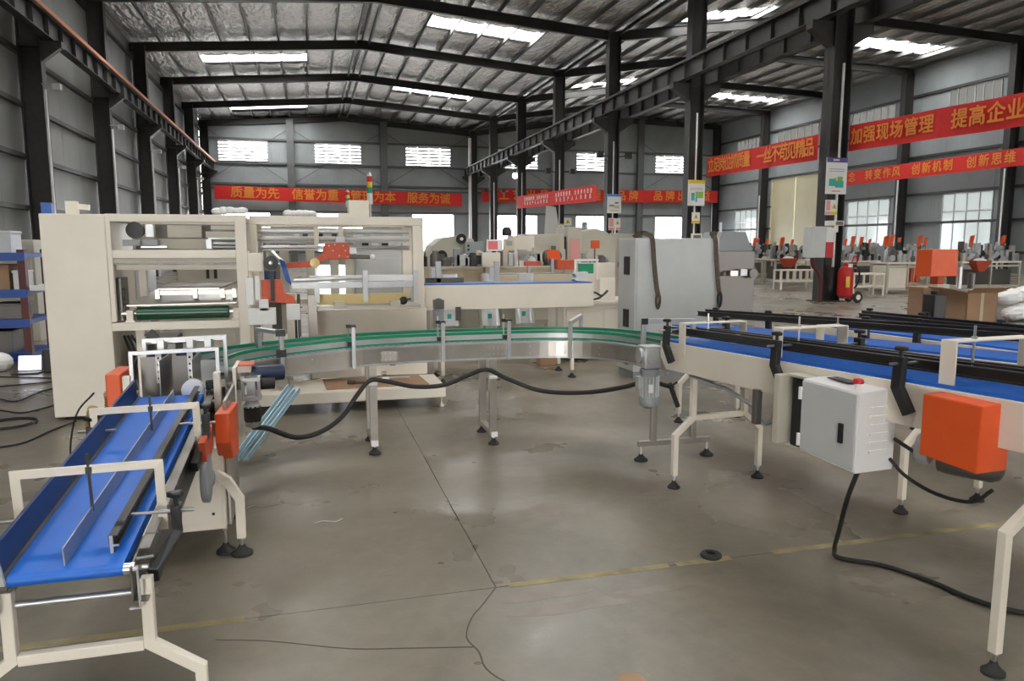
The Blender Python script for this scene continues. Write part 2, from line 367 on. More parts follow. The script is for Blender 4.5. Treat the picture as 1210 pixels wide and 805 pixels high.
for x0, x1 in ((-7.8, -1.45), (-.85, 6.3), (6.9, 14), (14.9, 22.2), (31.2, 39)):
    for a, b in ((6.9, 11.2), (11.2, 6.9)): MB().cyl((x0, Y1 - .26, a), (x1, Y1 - .26, b), .025, 6).build('brace_rod', 'steel2', wf)
# left wall, plain sheets on girts between columns
wl = struct(MB().box(XL - .12, XL - .07, Y0, Y1, 0, 1.0).build('wall_left', 'wallL'))
opL = []
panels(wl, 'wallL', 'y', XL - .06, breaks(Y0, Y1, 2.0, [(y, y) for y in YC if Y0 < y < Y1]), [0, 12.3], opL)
for z in (1.2, 2.75, 4.3, 5.85, 7.4, 9.4, 11.0): MB().box(XL, XL + .16, Y0, Y1, z - .07, z + .07).build('girt', 'steel', wl)
def hcol(x, y, z1, dx, dy, along='x'):
    m = MB(); t = .03
    if along == 'x':
        m.box(x - dx/2, x - dx/2 + t, y - dy/2, y + dy/2, 0, z1).box(x + dx/2 - t, x + dx/2, y - dy/2, y + dy/2, 0, z1).box(x - dx/2, x + dx/2, y - t/2, y + t/2, 0, z1)
    return m
for y in YC[2:]:
    hcol(XL + .42, y, 11.6, .62, .40).build('column', 'steel', wl)
    MB().box(XL + .1, -7.0, y - .16, y + .16, 7.55, 7.75).prism([(XL + .7, y - .12, 7.55), (-7.0, y - .12, 7.6), (XL + .7, y - .12, 7.1)], (0, .24, 0)).build('corbel', 'steel', wl)
    if y < 60: MB().cyl((XL + .80, y - .24, 0), (XL + .80, y - .24, 6.3), .035, 8).build('conduit', 'white', wl)
    if y < 60:
        MB().beam((XL + .7, y - .2, 6.45), (-7.2, y - .2, 6.45), .04, .04).box(-7.3, -7.08, y - .3, y - .1, 6.3, 6.48).build('floodlight', 'alu', wl)
# right wall with windows low and high, and the cream sliding door
wr = struct(MB().box(XR + .07, XR + .12, Y0, Y1, 0, 1.0).build('wall_right', 'wallR'))
lowR = [(35.4, 39.1), (43.6, 47.8), (59.6, 63.2), (27.4, 31.1), (19.4, 23.1), (11.4, 15.1), (3.4, 7.1)]
highR = lowR + [(51.6, 57.0)]
opR = [(a, b, 1.3, 4.9) for a, b in lowR] + [(a, b, 9.5, 11.35) for a, b in highR] + [(51.0, 57.4, 0, 7.4)]
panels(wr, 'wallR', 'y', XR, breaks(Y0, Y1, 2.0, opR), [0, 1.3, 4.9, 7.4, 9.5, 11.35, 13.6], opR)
for a, b in lowR: window('y', XR, a, b, 1.3, 4.9, 4, 3.75, 'frost')
for a, b in highR: window('y', XR, a, b, 9.5, 11.35, 6, None, 'dim')
for z in (1.2, 3.1, 5.0, 7.45, 9.42, 11.45): 
    for a, b in ((Y0, 51.0), (57.4, Y1)) if z < 7.4 else ((Y0, Y1),): MB().box(XR - .16, XR - .01, a, b, z - .08, z + .08).build('girt', 'steel', wr)
for y in YC[2:]: hcol(XR - .45, y, 13.0, .66, .42).build('column', 'steel', wr)
for y in YC[4:]: MB().cyl((XR - .82, y - .1, 0), (XR - .82, y - .1, 6.0), .05, 8).build('conduit', 'white', wr)
d1 = struct(MB().box(XR - .05, XR, 50.95, 57.45, 7.3, 7.5).box(XR - .12, XR + .03, 50.9, 51.0, 0, 7.4).box(XR - .12, XR + .03, 57.4, 57.5, 0, 7.4).build('door_1', 'doorc'))
for a, b in ((51.02, 54.18), (54.22, 57.38)):
    lf = MB().box(XR - .02, XR + .03, a, b, 0.02, 7.3).build('leaf', 'doorc', d1)
    MB().box(XR - .05, XR - .02, a, b, 3.5, 3.6).box(XR - .05, XR - .02, a, b, .1, .2).box(XR - .05, XR - .02, a, b, 7.1, 7.2).build('rail', 'doorc', lf)
# open end behind the camera: wall above and beside a wide doorway
wfr = struct(MB().box(XL, XR, Y0 - .1, Y0, 4.6, 14).box(XL, -6.5, Y0 - .1, Y0, 0, 4.6).box(-2.5, 24, Y0 - .1, Y0, 0, 4.6).box(30, XR, Y0 - .1, Y0, 0, 4.6).build('wall_front', 'wallF'))
portal('doorway_daylight', (-4.5, Y0 + .1, 2.3), (4, 4.6), (0, 1, 0)); portal('doorway_daylight', (27, Y0 + .1, 2.3), (6, 4.6), (0, 1, 0))

# roof: outer sheet, rafters, purlins, foil strips and translucent strips
SKY = [(-5.2, -.4, 46.9), (-5.2, -.4, 62.6), (-5.2, -.4, 30.9), (-5.2, -.4, 14.9), (-5.2, -.4, -1), (6.2, 11.2, 37.9), (6.2, 11.2, 53.8), (6.2, 11.2, 21.9), (6.2, 11.2, 5.9), (6.2, 11.2, -9),
       (30.8, 37.4, 39.0), (30.8, 37.4, 55.3), (30.8, 37.4, 23), (30.8, 37.4, 7), (17.5, 22.1, 49.8), (17.5, 22.1, 33.8), (17.5, 22.1, 17.8), (17.5, 22.1, 1.8)]
SW = 0.95
pur = []
for (a, za), (b, zb) in zip(PROF, PROF[1:]):
    n = round((b - a) / 1.5); pur.append([a + (b - a) * k / n for k in range(n + 1)])
allp = sorted({round(x, 4) for r in pur for x in r})
# snap each translucent strip to whole purlin fields
def fields(x0, x1): return [k for k in range(len(allp) - 1) if allp[k] >= x0 - .8 and allp[k+1] <= x1 + .8]
skyf = {}
for x0, x1, yc in SKY:
    for k in fields(x0, x1): skyf.setdefault(k, []).append(yc)
zt = lambda x: under(x) + RD + PD
ce = MB()
for r in range(4):
    (a, za), (b, zb) = PROF[r], PROF[r+1]; za += RD + PD + .12; zb += RD + PD + .12
# outer roof sheet with holes over the translucent strips
for k in range(len(allp) - 1):
    a, b = allp[k], allp[k+1]; ysk = sorted(skyf.get(k, [])); cuts = [Y0] + [v for y in ysk for v in (y - SW, y + SW)] + [Y1 + .1]
    for q in range(0, len(cuts), 2):
        c, d = cuts[q], cuts[q+1]
        ce.add([(a, c, zt(a) + .12), (b, c, zt(b) + .12), (b, d, zt(b) + .12), (a, d, zt(a) + .12)], [(0, 1, 2, 3)])
ce = struct(ce.build('ceiling', 'steel2'))
for y in YC:
    if y < Y0: continue
    for (a, za), (b, zb) in zip(PROF, PROF[1:]):
        m = MB(); w, t = .11, .018
        def slab(z0, z1, ww): m.add([(a, y-ww, za+z0), (b, y-ww, zb+z0), (b, y+ww, zb+z0), (a, y+ww, za+z0), (a, y-ww, za+z1), (b, y-ww, zb+z1), (b, y+ww, zb+z1), (a, y+ww, za+z1)], [(0,3,2,1),(4,5,6,7),(0,1,5,4),(1,2,6,5),(2,3,7,6),(3,0,4,7)])
        slab(0, t, w); slab(RD - t, RD, w); slab(t, RD - t, .008)
        m.build('rafter', 'steel', ce)
for x in allp:
    z = under(x) + RD
    MB().box(x - .035, x + .035, Y0, Y1, z, z + .02).box(x - .035, x - .015, Y0, Y1, z, z + PD).build('purlin', 'purlin', ce)
for r in (RIDGE1 - .35, RIDGE1 + .35, XM - .3, XM + .3):
    z = under(r) + RD - .2; MB().box(r - .05, r + .05, Y0, Y1, z, z + .16).build('tie_beam', 'steel', ce)
rs = random.Random(3)
for k in range(len(allp) - 1):
    a, b = allp[k] + .0, allp[k+1] - .0; ysk = skyf.get(k, []); m = MB(); nu = 4; dy = .5
    ny = int((Y1 - Y0) / dy); vid = {}
    ph = rs.random() * 9
    for j in range(ny + 1):
        y = Y0 + (Y1 - Y0) * j / ny
        for i in range(nu + 1):
            u = i / nu; x = a + (b - a) * u
            sag = .07 * math.sin(PI * u) * (1 + .7 * math.sin(y * 1.9 + ph) * math.sin(y * .53 + ph * 2)) + (.02 * rs.random() if 0 < i < nu else 0)
            m.v.append((x, y, zt(x) + .01 - sag))
    for j in range(ny):
        yc = Y0 + (Y1 - Y0) * (j + .5) / ny
        if any(abs(yc - s) < SW + .15 for s in ysk): continue
        for i in range(nu):
            p = j * (nu + 1) + i; m.f.append([p, p + 1, p + nu + 2, p + nu + 1])
    m.build('foil_strip', 'foil', ce, smooth=True)
    for s in ysk:
        MB().add([(a, s - SW - .3, zt(a) + .13), (b, s - SW - .3, zt(b) + .13), (b, s + SW + .3, zt(b) + .13), (a, s + SW + .3, zt(a) + .13)], [(0, 1, 2, 3)]).build('skylight_sheet', 'poly', ce)
for x0, x1, yc in SKY:
    kk = fields(x0, x1); a, b = allp[kk[0]], allp[kk[-1] + 1]
    o = portal('skylight_daylight', ((a + b) / 2, yc, under((a + b) / 2) + RD + PD - .03), (b - a, SW * 2), (0, 0, -1))
    o.rotation_euler = (0, -math.atan2(zt(b) - zt(a), b - a), 0)

# crane runways
def runway(x, z, label, railmat, side):
    t = thing('crane_runway', label, 'crane rail', (x, Y0, 0)); h = .62
    MB().box(x - .14, x + .14, Y0 + .2, Y1 - .3, z - h, z - h + .025).box(x - .16, x + .16, Y0 + .2, Y1 - .3, z - .03, z).box(x - .01, x + .01, Y0 + .2, Y1 - .3, z - h, z).build('girder', 'steel', t)
    MB().box(x - .035, x + .035, Y0 + .2, Y1 - .3, z, z + .12).build('rail', railmat, t)
    y = Y0 + 1
    while y < Y1 - .5:
        MB().box(x - .13, x + .13, y - .01, y + .01, z - h + .02, z - .03).build('stiffener', 'steel', t); y += 1.33
    return t
rw = runway(-7.3, 8.35, 'dark crane runway beam along the left wall with an orange conductor rail', 'steel', 1)
MB().box(-7.12, -7.06, Y0 + .2, Y1 - .4, 8.36, 8.48).build('conductor_rail', 'crail', rw, label='orange conductor rail')
runway(13.75, 8.35, 'dark ribbed crane runway beam on the near side of the middle columns', 'steel', -1)
runway(15.15, 8.35, 'dark crane runway beam on the far side of the middle columns', 'steel', 1)

# middle row of columns
CL = {0: 'dark steel column carrying the fire safety box, nearest in the middle row', 1: 'dark steel column with an orange-headed notice, second nearest of the middle row',
      2: 'dark steel column with a blue-headed notice, third of the middle row', 3: 'dark steel column with a small yellow sign, fourth of the middle row',
      4: 'dark steel column, fifth of the middle row, beside the glowing lamp', 5: 'slim looking dark steel column next to the end of the middle row', 6: 'farthest column of the middle row, against the end wall'}
for n in range(-1, 7):
    y = 18.2 + 8 * n
    if n == 6: y = 65.6
    t = thing('steel_column', CL.get(n, 'dark steel column outside the frame in front of the middle row'), 'column', (XM, y, 0), 0, 'middle row of columns')
    hcol(XM, y, 11.5, .60, .42).build('shaft', 'steel', t)
    MB().box(XM - .42, XM + .42, y - .32, y + .32, 0, .03).build('base_plate', 'steel', t)
    for s in (-1, 1):
        MB().prism([(XM + s * .3, y - .14, 7.72), (XM + s * 1.0, y - .14, 7.72), (XM + s * 1.0, y - .14, 7.5), (XM + s * .3, y - .14, 7.05)], (0, .28, 0)).build('corbel', 'steel', t)
    if n < 6: MB().cyl((XM - .02, y - .26, 1.0 if n == 0 else .5), (XM - .02, y - .26, 6.6), .035, 8).build('conduit', 'white', t)
    else: MB().cyl((XM - .4, y - .4, 0), (XM - .4, y - .4, 11), .14, 10).build('downpipe', 'white', t)
    if n in (2, 3, 5):
        for s in (-1, 1): MB().beam((XM + s * .28, y - .2, 5.9), (XM + s * .75, y - .25, 5.95), .05, .05).box(XM + s * .75 - .14, XM + s * .75 + .14, y - .42, y - .18, 5.8, 6.1).build('floodlight', 'black', t)
lp = thing('ceiling_lamp', 'glowing round lamp hanging between the middle columns', 'lamp', (14.1, 50.5, 5.3))
MB().hull_ball((14.1, 50.5, 6.45), .19, 12, 8).build('globe', 'lampglow', lp); MB().cyl((14.1, 50.5, 6.7), (14.1, 50.5, 7.7), .04, 8).build('stem', 'steel', lp)

# banners
def banner(label, p0, p1, h, chars, size, matl='gold', rows=None):
    """Cloth strip hung between two points (top corners), lettering a hair in front of it."""
    p0, p1 = Vector(p0), Vector(p1); L = (p1 - p0).length; d = (p1 - p0).normalized()
    t = thing('banner', label, 'banner', p0); n = 24; m = MB()
    nrm = d.cross(Vector((0, 0, 1))).normalized()           # faces the viewer when p0 is on the left
    for side in (0, 1):
        pass
    up = nrm.cross(d)
    rings = []
    for i in range(n + 1):
        u = i / n; c = p0 + d * (L * u); w = .03 * math.sin(u * 19)
        rings.append([c + nrm * (w + q) + up * z for q, z in ((0, 0), (.006, 0), (.006, -h), (0, -h))])
    m.loft(rings); m.build('cloth', 'banner', t)
    R = Matrix((d, up, nrm)).transposed().to_4x4()
    for body, u, v, sz in chars:
        me = text_mesh('lettering', body, sz, matl, bold=sz * .022, spacing=1.0)
        o = link('lettering', me, t, local=True)
        o.matrix_parent_inverse = INV[t.name]
        c = p0 + d * (L * u) - up * (h * v) + nrm * .05
        o.matrix_basis = Matrix.Translation(c) @ R
    return t
def row(body, u0, u1, v, sz):
    """Characters spread evenly; a space leaves a gap."""
    n = len(body); return [(ch, u0 + (u1 - u0) * (i + .5) / n, v, sz) for i, ch in enumerate(body) if ch != ' ']
banner('long red slogan banner on the end wall, left of the far corner column', (-7.25, Y1 - .75, 6.5), (13.4, Y1 - .75, 6.2), 1.1, row('质量为先 信誉为重 管理为本 服务为诚', .06, .95, .5, .98), 1)
banner('red slogan banner on the end wall behind the tilted banner', (15.2, Y1 - .75, 6.65), (39.0, Y1 - .75, 6.95), 1.15, row('工艺出品质 管理出品牌 品牌出效益', .06, .97, .5, 1.0), 1)
banner('red slogan banner between the two nearest middle columns', (14.95, 26.0, 4.95), (14.1, 18.4, 4.75), .72, row('立足岗位抓质量 一丝不苟见精品', .03, .98, .5, .56), 1)
banner('large bright red slogan banner running out of the frame from the nearest column', (14.75, 17.95, 4.93), (14.75, 10.4, 4.78), .70, row('加强现场管理 提高企业效益', .015, .84, .5, .47), 1)
banner('red slogan banner low on the right wall under the high windows', (XR - .85, 49.4, 7.02), (XR - .85, 29.5, 7.05), .98, row('观念 转变作风 创新机制 创新思维', .083, .807, .5, .74), 1)
banner('tilted red banner with small white print between the far middle columns', (13.98, 49.5, 4.95), (13.98, 34.9, 4.62), .82, row('全面质量管理 全员参与改进', .12, .48, .32, .26) + row('安全生产人人有责任', .12, .48, .66, .26) + row('全面质量管理 全员参与改进', .56, .97, .32, .26) + row('安全生产人人有责任', .56, .97, .66, .26), 1, 'wprint')

# ================================================================== foreground machines
def foot(m, x, y, ztop, r=.042):
    """levelling foot: threaded rod, nut and flared rubber pad"""
    m.cyl((x, y, .02), (x, y, ztop), .008, 8).cyl((x, y, ztop - .02), (x, y, ztop - .008), .014, 6)
    return MB().lathe([(r, 0), (r, .012), (r * .7, .022), (r * .35, .04), (r * .3, .05)], (x, y, 0), n=14)
def knob(m, p, d):
    """clamp knob: stem and lobed head"""
    p, d = Vector(p), Vector(d).normalized()
    m.cyl(p, p + d * .03, .009, 8); a = d.orthogonal().normalized(); b = d.cross(a)
    ring = lambda z, k: [p + d * z + (a * math.cos(t) + b * math.sin(t)) * k * (1 + .22 * math.cos(3 * t)) for t in [2 * PI * i / 18 for i in range(18)]]
    m.loft([ring(.026, .022), ring(.03, .026), ring(.042, .026), ring(.046, .021)])
def leg_pair(t, G, s, xa, xb, ztop, zk, splay, cm='cream'):
    """two splayed legs joined by a cross bar (conveyor stand); G maps (s, x, z) to the world with z absolute"""
    mid = (xa + xb) / 2
    for x, sg in ((xa, -1), (xb, 1)):
        p = [G(s, x, ztop), G(s, x, zk), G(s, x + sg * splay, zk - .11), G(s, x + sg * splay, .085)]
        lg = MB().path(p, .036, .036, up=tuple(G(s + 1, 0, 0) - G(s, 0, 0))).build('leg', cm, t, bevel=.003)
        q = G(s, x + sg * splay, 0); m = MB(); pad = foot(m, q.x, q.y, .09)
        m.build('levelling_rod', 'chrome', lg); pad.build('foot_pad', 'rubber', lg, smooth=True)
    MB().beam(G(s, xa + .018, zk), G(s, xb - .018, zk), .034, .036).build('crossbar', cm, t, bevel=.003)
def stadium(c0, c1, r, side, w, n=8):
    """belt loop between two roller centres; side = unit vector across the belt"""
    c0, c1 = Vector(c0), Vector(c1); d = (c1 - c0).normalized(); sd = Vector(side).normalized(); u = d.cross(sd)
    if u.z < 0: u = -u
    pts = [c1 + (u * math.cos(t) + d * math.sin(t)) * r for t in [PI * i / n for i in range(n + 1)]] + [c0 + (-u * math.cos(t) - d * math.sin(t)) * r for t in [PI * i / n for i in range(n + 1)]]
    return MB().prism(pts, sd * w)
def clamp(t, root, vtop, out, rod0, rod1):
    """black cast side bracket with a crank shape, knob and cross rod"""
    r, v, o = Vector(root), Vector(vtop), Vector(out).normalized()
    m = MB(); k = v + Vector((0, 0, -.10)); m.path([r, r + Vector((0, 0, .03)) + o * .0, k, v], .034, .05, up=tuple(o.cross(Vector((0, 0, 1)))))
    b = m.build('clamp_bracket', 'black', t, bevel=.004)
    m = MB(); knob(m, v + Vector((0, 0, .0)), (0, 0, 1)); m.build('knob', 'black', b, smooth=True)
    MB().cyl(rod0, rod1, .0065, 8).build('clamp_rod', 'chrome', b)
def arch(t, pts, w, th, up, mt='cream', name='guide_arch'):
    return MB().path(pts, w, th, up=up).build(name, mt, t, bevel=.002)

# ---- blue belt conveyor at the left, climbing away from the camera
t = thing('belt_conveyor', 'narrow blue belt conveyor rising away from the lower left corner', 'conveyor', (-.77, 3.4, 0))
A0, A1 = Vector((-.77, 2.49, .575)), Vector((-.77, 4.42, .745)); DA = (A1 - A0); LA = DA.length; DA.normalize(); NA = Vector((1, 0, 0)).cross(DA)
def GA(s, x, h): return A0 + DA * s + Vector((x, 0, 0)) + NA * h
stadium(GA(0, -.168, 0), GA(LA, -.168, 0), .020, (1, 0, 0), .336).build('belt', 'blue', t, smooth=True)
MB().box(-.02, .02, 0, 0, 0, 0) if 0 else None
MB().cyl(GA(.0, -.20, 0), GA(.0, .20, 0), .0185, 14).cyl(GA(0, .17, 0), GA(0, .24, 0), .009, 8).cyl(GA(0, -.24, 0), GA(0, -.17, 0), .009, 8).build('end_roller', 'chrome', t, smooth=True)
for sg, nm in ((-1, 'left'), (1, 'right')):
    x = sg * .192; m = MB()
    m.beam(GA(-.03, x, -.045), GA(LA + .1, x, -.045), .005, .12, up=tuple(NA)).beam(GA(-.03, x + sg * .022, -.103), GA(LA + .1, x + sg * .022, -.103), .045, .005, up=tuple(NA)).beam(GA(.1, x + sg * .016, .013), GA(LA, x + sg * .016, .013), .035, .005, up=tuple(NA))
    sr = m.build('side_rail', 'rail', t)
    for k in range(9): MB().cyl(GA(.12 + k * .22, x + sg * .003, -.02 - .02 * (k % 2)), GA(.12 + k * .22, x + sg * .014, -.02 - .02 * (k % 2)), .008, 6).build('bolt', 'chrome', sr)
MB().cyl(GA(.03, -.22, -.1), GA(.03, .20, -.1), .011, 10).build('tie_bar', 'alu', t, smooth=True)
MB().path([GA(-.028, .200, .012), GA(-.028, .212, .012), GA(-.028, .212, -.125), GA(-.028, .180, -.125)], .006, .012, up=(0, 1, 0)).build('end_plate', 'alu', t); MB().cyl(GA(.02, .20, .02), GA(.03, .25, .02), .006, 8).build('tension_screw', 'chrome', t)
# guides above the belt
g = MB().beam(GA(.02, -.005, .050), GA(1.85, .03, .050), .004, .062, up=tuple(NA)).build('lane_divider', 'stain', t, label='thin steel lane divider')
g = MB().beam(GA(.08, .118, .047), GA(1.9, .14, .047), .016, .068, up=tuple(NA))
for h in (.016, .047, .078): g.beam(GA(.08, .118 + .012, h), GA(1.9, .14 + .012, h), .014, .005, up=tuple(NA))
g.build('guide_rail', 'blackm', t); MB().beam(GA(.076, .118, .047), GA(.081, .118, .047), .010, .066, up=tuple(NA)).beam(GA(.076, .13, .016), GA(.081, .13, .016), .02, .006, up=tuple(NA)).beam(GA(.076, .13, .047), GA(.081, .13, .047), .02, .006, up=tuple(NA)).build('rail_end', 'alu', t)
MB().beam(GA(-.02, -.172, .07), GA(1.9, -.172, .07), .012, .12, up=tuple(NA)).build('guide_rail', 'navy', t, label='dark blue guide wall'); MB().beam(GA(-.02, -.165, .0), GA(1.9, -.165, .0), .02, .05, up=tuple(NA)).build('belt_edge_strip', 'rail', t)
MB().beam(GA(-.06, -.165, .13), GA(-.025, -.165, .0), .02, .012).build('rail_end', 'grey', t)
# two cream arches with hanger rods
for s, zt0, wob in ((.34, .215, 0), (1.22, .165, .0)):
    xa, xb = (-.228, .226) if s < 1 else (-.205, .232); hb = -.005
    arch(t, [GA(s, xa, hb), GA(s, xa, zt0), GA(s, xb, zt0 + .005), GA(s, xb, hb - .03)], .032, .007, (0, 1, 0))
    MB().cyl(GA(s, 0 if s < 1 else .035, .06), GA(s, 0 if s < 1 else .035, zt0 + .06), .0055, 8).cyl(GA(s, 0 if s < 1 else .035, zt0 - .012), GA(s, 0 if s < 1 else .035, zt0 + .012), .012, 6).build('hanger_rod', 'gunm', t)
clamp(t, GA(.10, .235, -.10), GA(.27, .285, .09), (1, 0, 0), GA(.27, .12, .065), GA(.27, .345, .065))
clamp(t, GA(1.05, .235, -.09), GA(1.24, .27, .12), (1, 0, 0), GA(1.24, .15, .075), GA(1.24, .31, .075))
clamp(t, GA(.10, -.235, -.08), GA(.22, -.285, .11), (-1, 0, 0), GA(.22, -.33, .10), GA(.22, -.17, .10))
clamp(t, GA(1.10, -.235, -.07), GA(1.24, -.225, .09), (-1, 0, 0), GA(1.24, -.28, .065), GA(1.24, -.12, .065))
leg_pair(t, lambda s, x, z: Vector((-.745 + x, 2.52 + s, z)), 0, -.20, .20, .53, .30, .15)
# orange drive guards, red arm and the grey sprocket disc at the conveyor's upper end
bx = MB().prism([(-.485, 3.90, .76), (-.485, 4.30, .735), (-.485, 4.27, .455), (-.485, 3.98, .50), (-.485, 3.90, .60)], (.075, 0, 0)); bx.build('drive_guard', 'orange', t, bevel=.008, label='orange drive guard')
MB().prism([(-.52, 3.56, .70), (-.52, 3.86, .72), (-.52, 3.84, .60), (-.52, 3.62, .55)], (.03, 0, 0)).build('guard_plate', 'redo', t, bevel=.004)
MB().lathe([(.11, 0), (.115, .008), (.115, .03), (.05, .034), (.03, .05)], (-.52, 3.66, .50), (1, 0, 0), 20).build('sprocket_disc', 'grey2', t, smooth=True)
MB().box(-1.13, -1.05, 4.55, 4.85, .66, .88).build('side_guard', 'orange', t, bevel=.008, label='orange guard box on the far side')
# base cabinet under the upper end with a splayed leg and feet
cb = MB().box(-.98, -.46, 3.96, 4.55, .13, .57).build('base_cabinet', 'cream', t, bevel=.006)
MB().box(-.80, -.475, 3.953, 3.96, .17, .50).build('access_panel', 'cream', cb, bevel=.002); MB().cyl((-.52, 3.95, .22), (-.52, 3.956, .22), .008, 8).build('panel_lock', 'black', cb)
MB().box(-.455, -.44, 4.02, 4.5, .13, .80).build('side_panel', 'stain', cb, bevel=.002)
MB().cyl((-.44, 4.25, .60), (-.41, 4.25, .60), .02, 12).build('stop_button', 'red', cb, smooth=True)
for x, y in ((-.47, 3.97), (-.47, 4.5), (-.95, 3.97), (-.95, 4.5)):
    m = MB(); pad = foot(m, x, y, .14, .05); m.build('levelling_rod', 'chrome', cb); pad.build('foot_pad', 'rubber', cb, smooth=True)
lg = MB().path([(-.50, 3.94, .44), (-.44, 3.92, .40), (-.385, 3.92, .30), (-.385, 3.92, .09)], .045, .04, up=(0, 1, 0)).build('leg', 'cream', t, bevel=.003)
m = MB(); pad = foot(m, -.385, 3.92, .1, .055); m.build('levelling_rod', 'chrome', lg); pad.build('foot_pad', 'rubber', lg, smooth=True)

# ---- transfer unit between that conveyor and the curved one
t = thing('transfer_unit', 'stainless transfer unit with clear guide plates where the left belt ends', 'machine', (-.75, 4.8, 0))
for x in (-1.0, -.53): MB().box(x - .018, x + .018, 4.44, 4.49, .56, .88).build('front_post', 'cream', t, bevel=.003)
MB().box(-1.0, -.5, 4.5, 5.2, .60, .66).build('bed', 'stain', t)
MB().box(-.99, -.53, 4.47, 4.52, .66, .70).build('front_sill', 'gunm', t)
for x in (-.95, -.55):
    MB().box(x - .02, x + .02, 5.12, 5.16, 0.05, .62).build('stand_post', 'cream', t)
    m = MB(); pad = foot(m, x, 5.14, .07); pad.build('foot_pad', 'rubber', t, smooth=True)
for y, za, xa, xb, zlo in ((4.72, 1.045, -.95, -.505, .66), (4.62, .985, -1.005, -.54, .66)):
    MB().path([(xa, y, zlo), (xa, y, za), (xb, y, za + .01), (xb, y, zlo)], .022, .022, up=(0, 1, 0)).build('guide_frame', 'alu', t, bevel=.002)
MB().cyl((-.98, 4.8, 1.02), (-.52, 4.8, 1.03), .011, 10).build('cross_rod', 'chrome', t, smooth=True)
for x in (-.86, -.70, -.60): MB().box(x - .02, x + .02, 4.70, 4.82, .985, 1.05).build('rod_clamp', 'alu', t, bevel=.003)
for k, (xa, xb) in enumerate(((-.965, -.835), (-.795, -.665))):
    pl = MB().box(xa, xb, 4.66, 4.664, .69, .955).build('guide_plate', 'gunm', t)
    MB().box(xb - .045, xb - .015, 4.640, 4.655, .80, .99).build('slotted_strip', 'white', pl)
    for q in range(4): MB().cyl((xb - .03, 4.634, .83 + q * .04), (xb - .03, 4.641, .83 + q * .04), .007, 8).build('screw', 'black', pl)
    MB().box(xb - .005, xb, 4.5, 4.9, .69, .95).build('side_plate', 'stain', t)
MB().box(-.64, -.555, 4.66, 4.663, .67, .925).build('clear_guard', 'film', t)
for x0 in (-.97, -.81): MB().box(x0, x0 + .11, 4.9, 4.93, .70, .96).build('dark_shield', 'navy', t)
MB().lathe([(.012, -.001), (.060, 0), (.060, .05), (.012, .051)], (-.66, 4.44, .785), (0, 1, 0), 22).build('white_roller', 'white', t, smooth=True)
for x, z in ((-.57, .80), (-.57, .74)):
    m = MB().box(x - .03, x + .03, 4.52, 4.58, z - .02, z + .02); knob(m, (x, 4.52, z), (0, -1, 0)); m.build('adjuster', 'black', t)
# drives beside it
gb = MB().box(-.46, -.44, 4.6, 4.9, .60, .88).box(-.44, -.36, 4.65, 4.8, .84, .88)
gb.build('drive_bracket', 'cream', t, bevel=.003); MB().box(-.43, -.34, 4.62, 4.78, .885, .892).build('bracket_cap', 'redo', t)
m = MB().lathe([(.012, 0), (.048, .002), (.050, .01), (.050, .19), (.046, .2), (.02, .205)], (-.37, 4.75, .815), (1, 0.1, 0), 18); m.build('conveyor_motor', 'navym', t, smooth=True, label='dark navy cylindrical motor')
MB().lathe([(.04, 0), (.042, .005), (.042, .14), (.03, .145)], (-.37, 4.72, .76), (1, .1, 0), 16).build('conveyor_motor', 'black', t, smooth=True)
g = MB().box(-.415, -.305, 4.60, 4.70, .675, .70).box(-.415, -.305, 4.60, 4.70, .79, .815).box(-.385, -.335, 4.61, 4.69, .69, .80)
for x in (-.405, -.315): g.cyl((x, 4.61, .68), (x, 4.61, .825), .011, 8)
g.build('gearbox', 'alu', t, bevel=.003)
g2 = MB().cyl((-.36, 4.65, .675), (-.36, 4.65, .63), .035, 14, .05).build('gear_flange', 'alu', t, smooth=True)
g = MB().lathe([(.048, 0), (.05, .01), (.05, .095), (.042, .1)], (-.36, 4.65, .54), (0, 0, 1), 10).build('servo_motor', 'black', t)
MB().lathe([(.02, -.045), (.045, -.035), (.047, 0)], (-.36, 4.65, .545), (0, 0, 1), 14).build('servo_end_cap', 'stain', t, smooth=True)
MB().box(-.46, -.41, 4.64, 4.70, .74, .79).cyl((-.5, 4.67, .765), (-.41, 4.67, .765), .022, 10).build('coupling', 'gunm', t)

# ---- curved chain conveyor
t = thing('curved_conveyor', 'U-shaped stainless chain conveyor with green guide rails on three stands', 'conveyor', (1.0, 5.8, 0))
inner = smoothline([(-.50,4.86,0),(-.42,5.10,0),(-.25,5.28,0),(0,5.44,0),(.22,5.56,0),(.45,5.65,0),(.75,5.70,0),(1.0,5.72,0),(1.27,5.725,0),(1.54,5.72,0),(1.8,5.70,0),(2.0,5.65,0),(2.19,5.54,0),(2.33,5.36,0),(2.41,5.15,0),(2.45,4.95,0),(2.46,4.72,0)], 3)
def offs(d, z):
    out = []
    for i, p in enumerate(inner):
        q = inner[min(i + 1, len(inner) - 1)] - inner[max(i - 1, 0)]; q.normalize(); n = Vector((-q.y, q.x, 0))
        out.append(p + n * d + Vector((0, 0, z)))
    return out
def ribbon(d, z, w, h): return MB().path(offs(d, z), w, h)
ribbon(0, .755, .006, .125).build('side_plate', 'stain', t); ribbon(.29, .755, .006, .125).build('side_plate', 'stain', t)
for d in (-.008, .298): ribbon(d, .825, .022, .014).build('top_rim', 'alu', t); ribbon(d, .695, .022, .012).build('lower_rim', 'alu', t)
ribbon(.145, .80, .26, .012).build('chain_bed', 'gunm', t)
L = offs(.145, .812)
for i in range(0, len(L) - 1):
    for k in (0, .5):
        c = L[i].lerp(L[i+1], k); d = (L[i+1] - L[i]).normalized(); n = Vector((-d.y, d.x, 0))
        MB().beam(c - n * .11, c + n * .11, .034, .008).build('chain_plate', 'grey2', t)
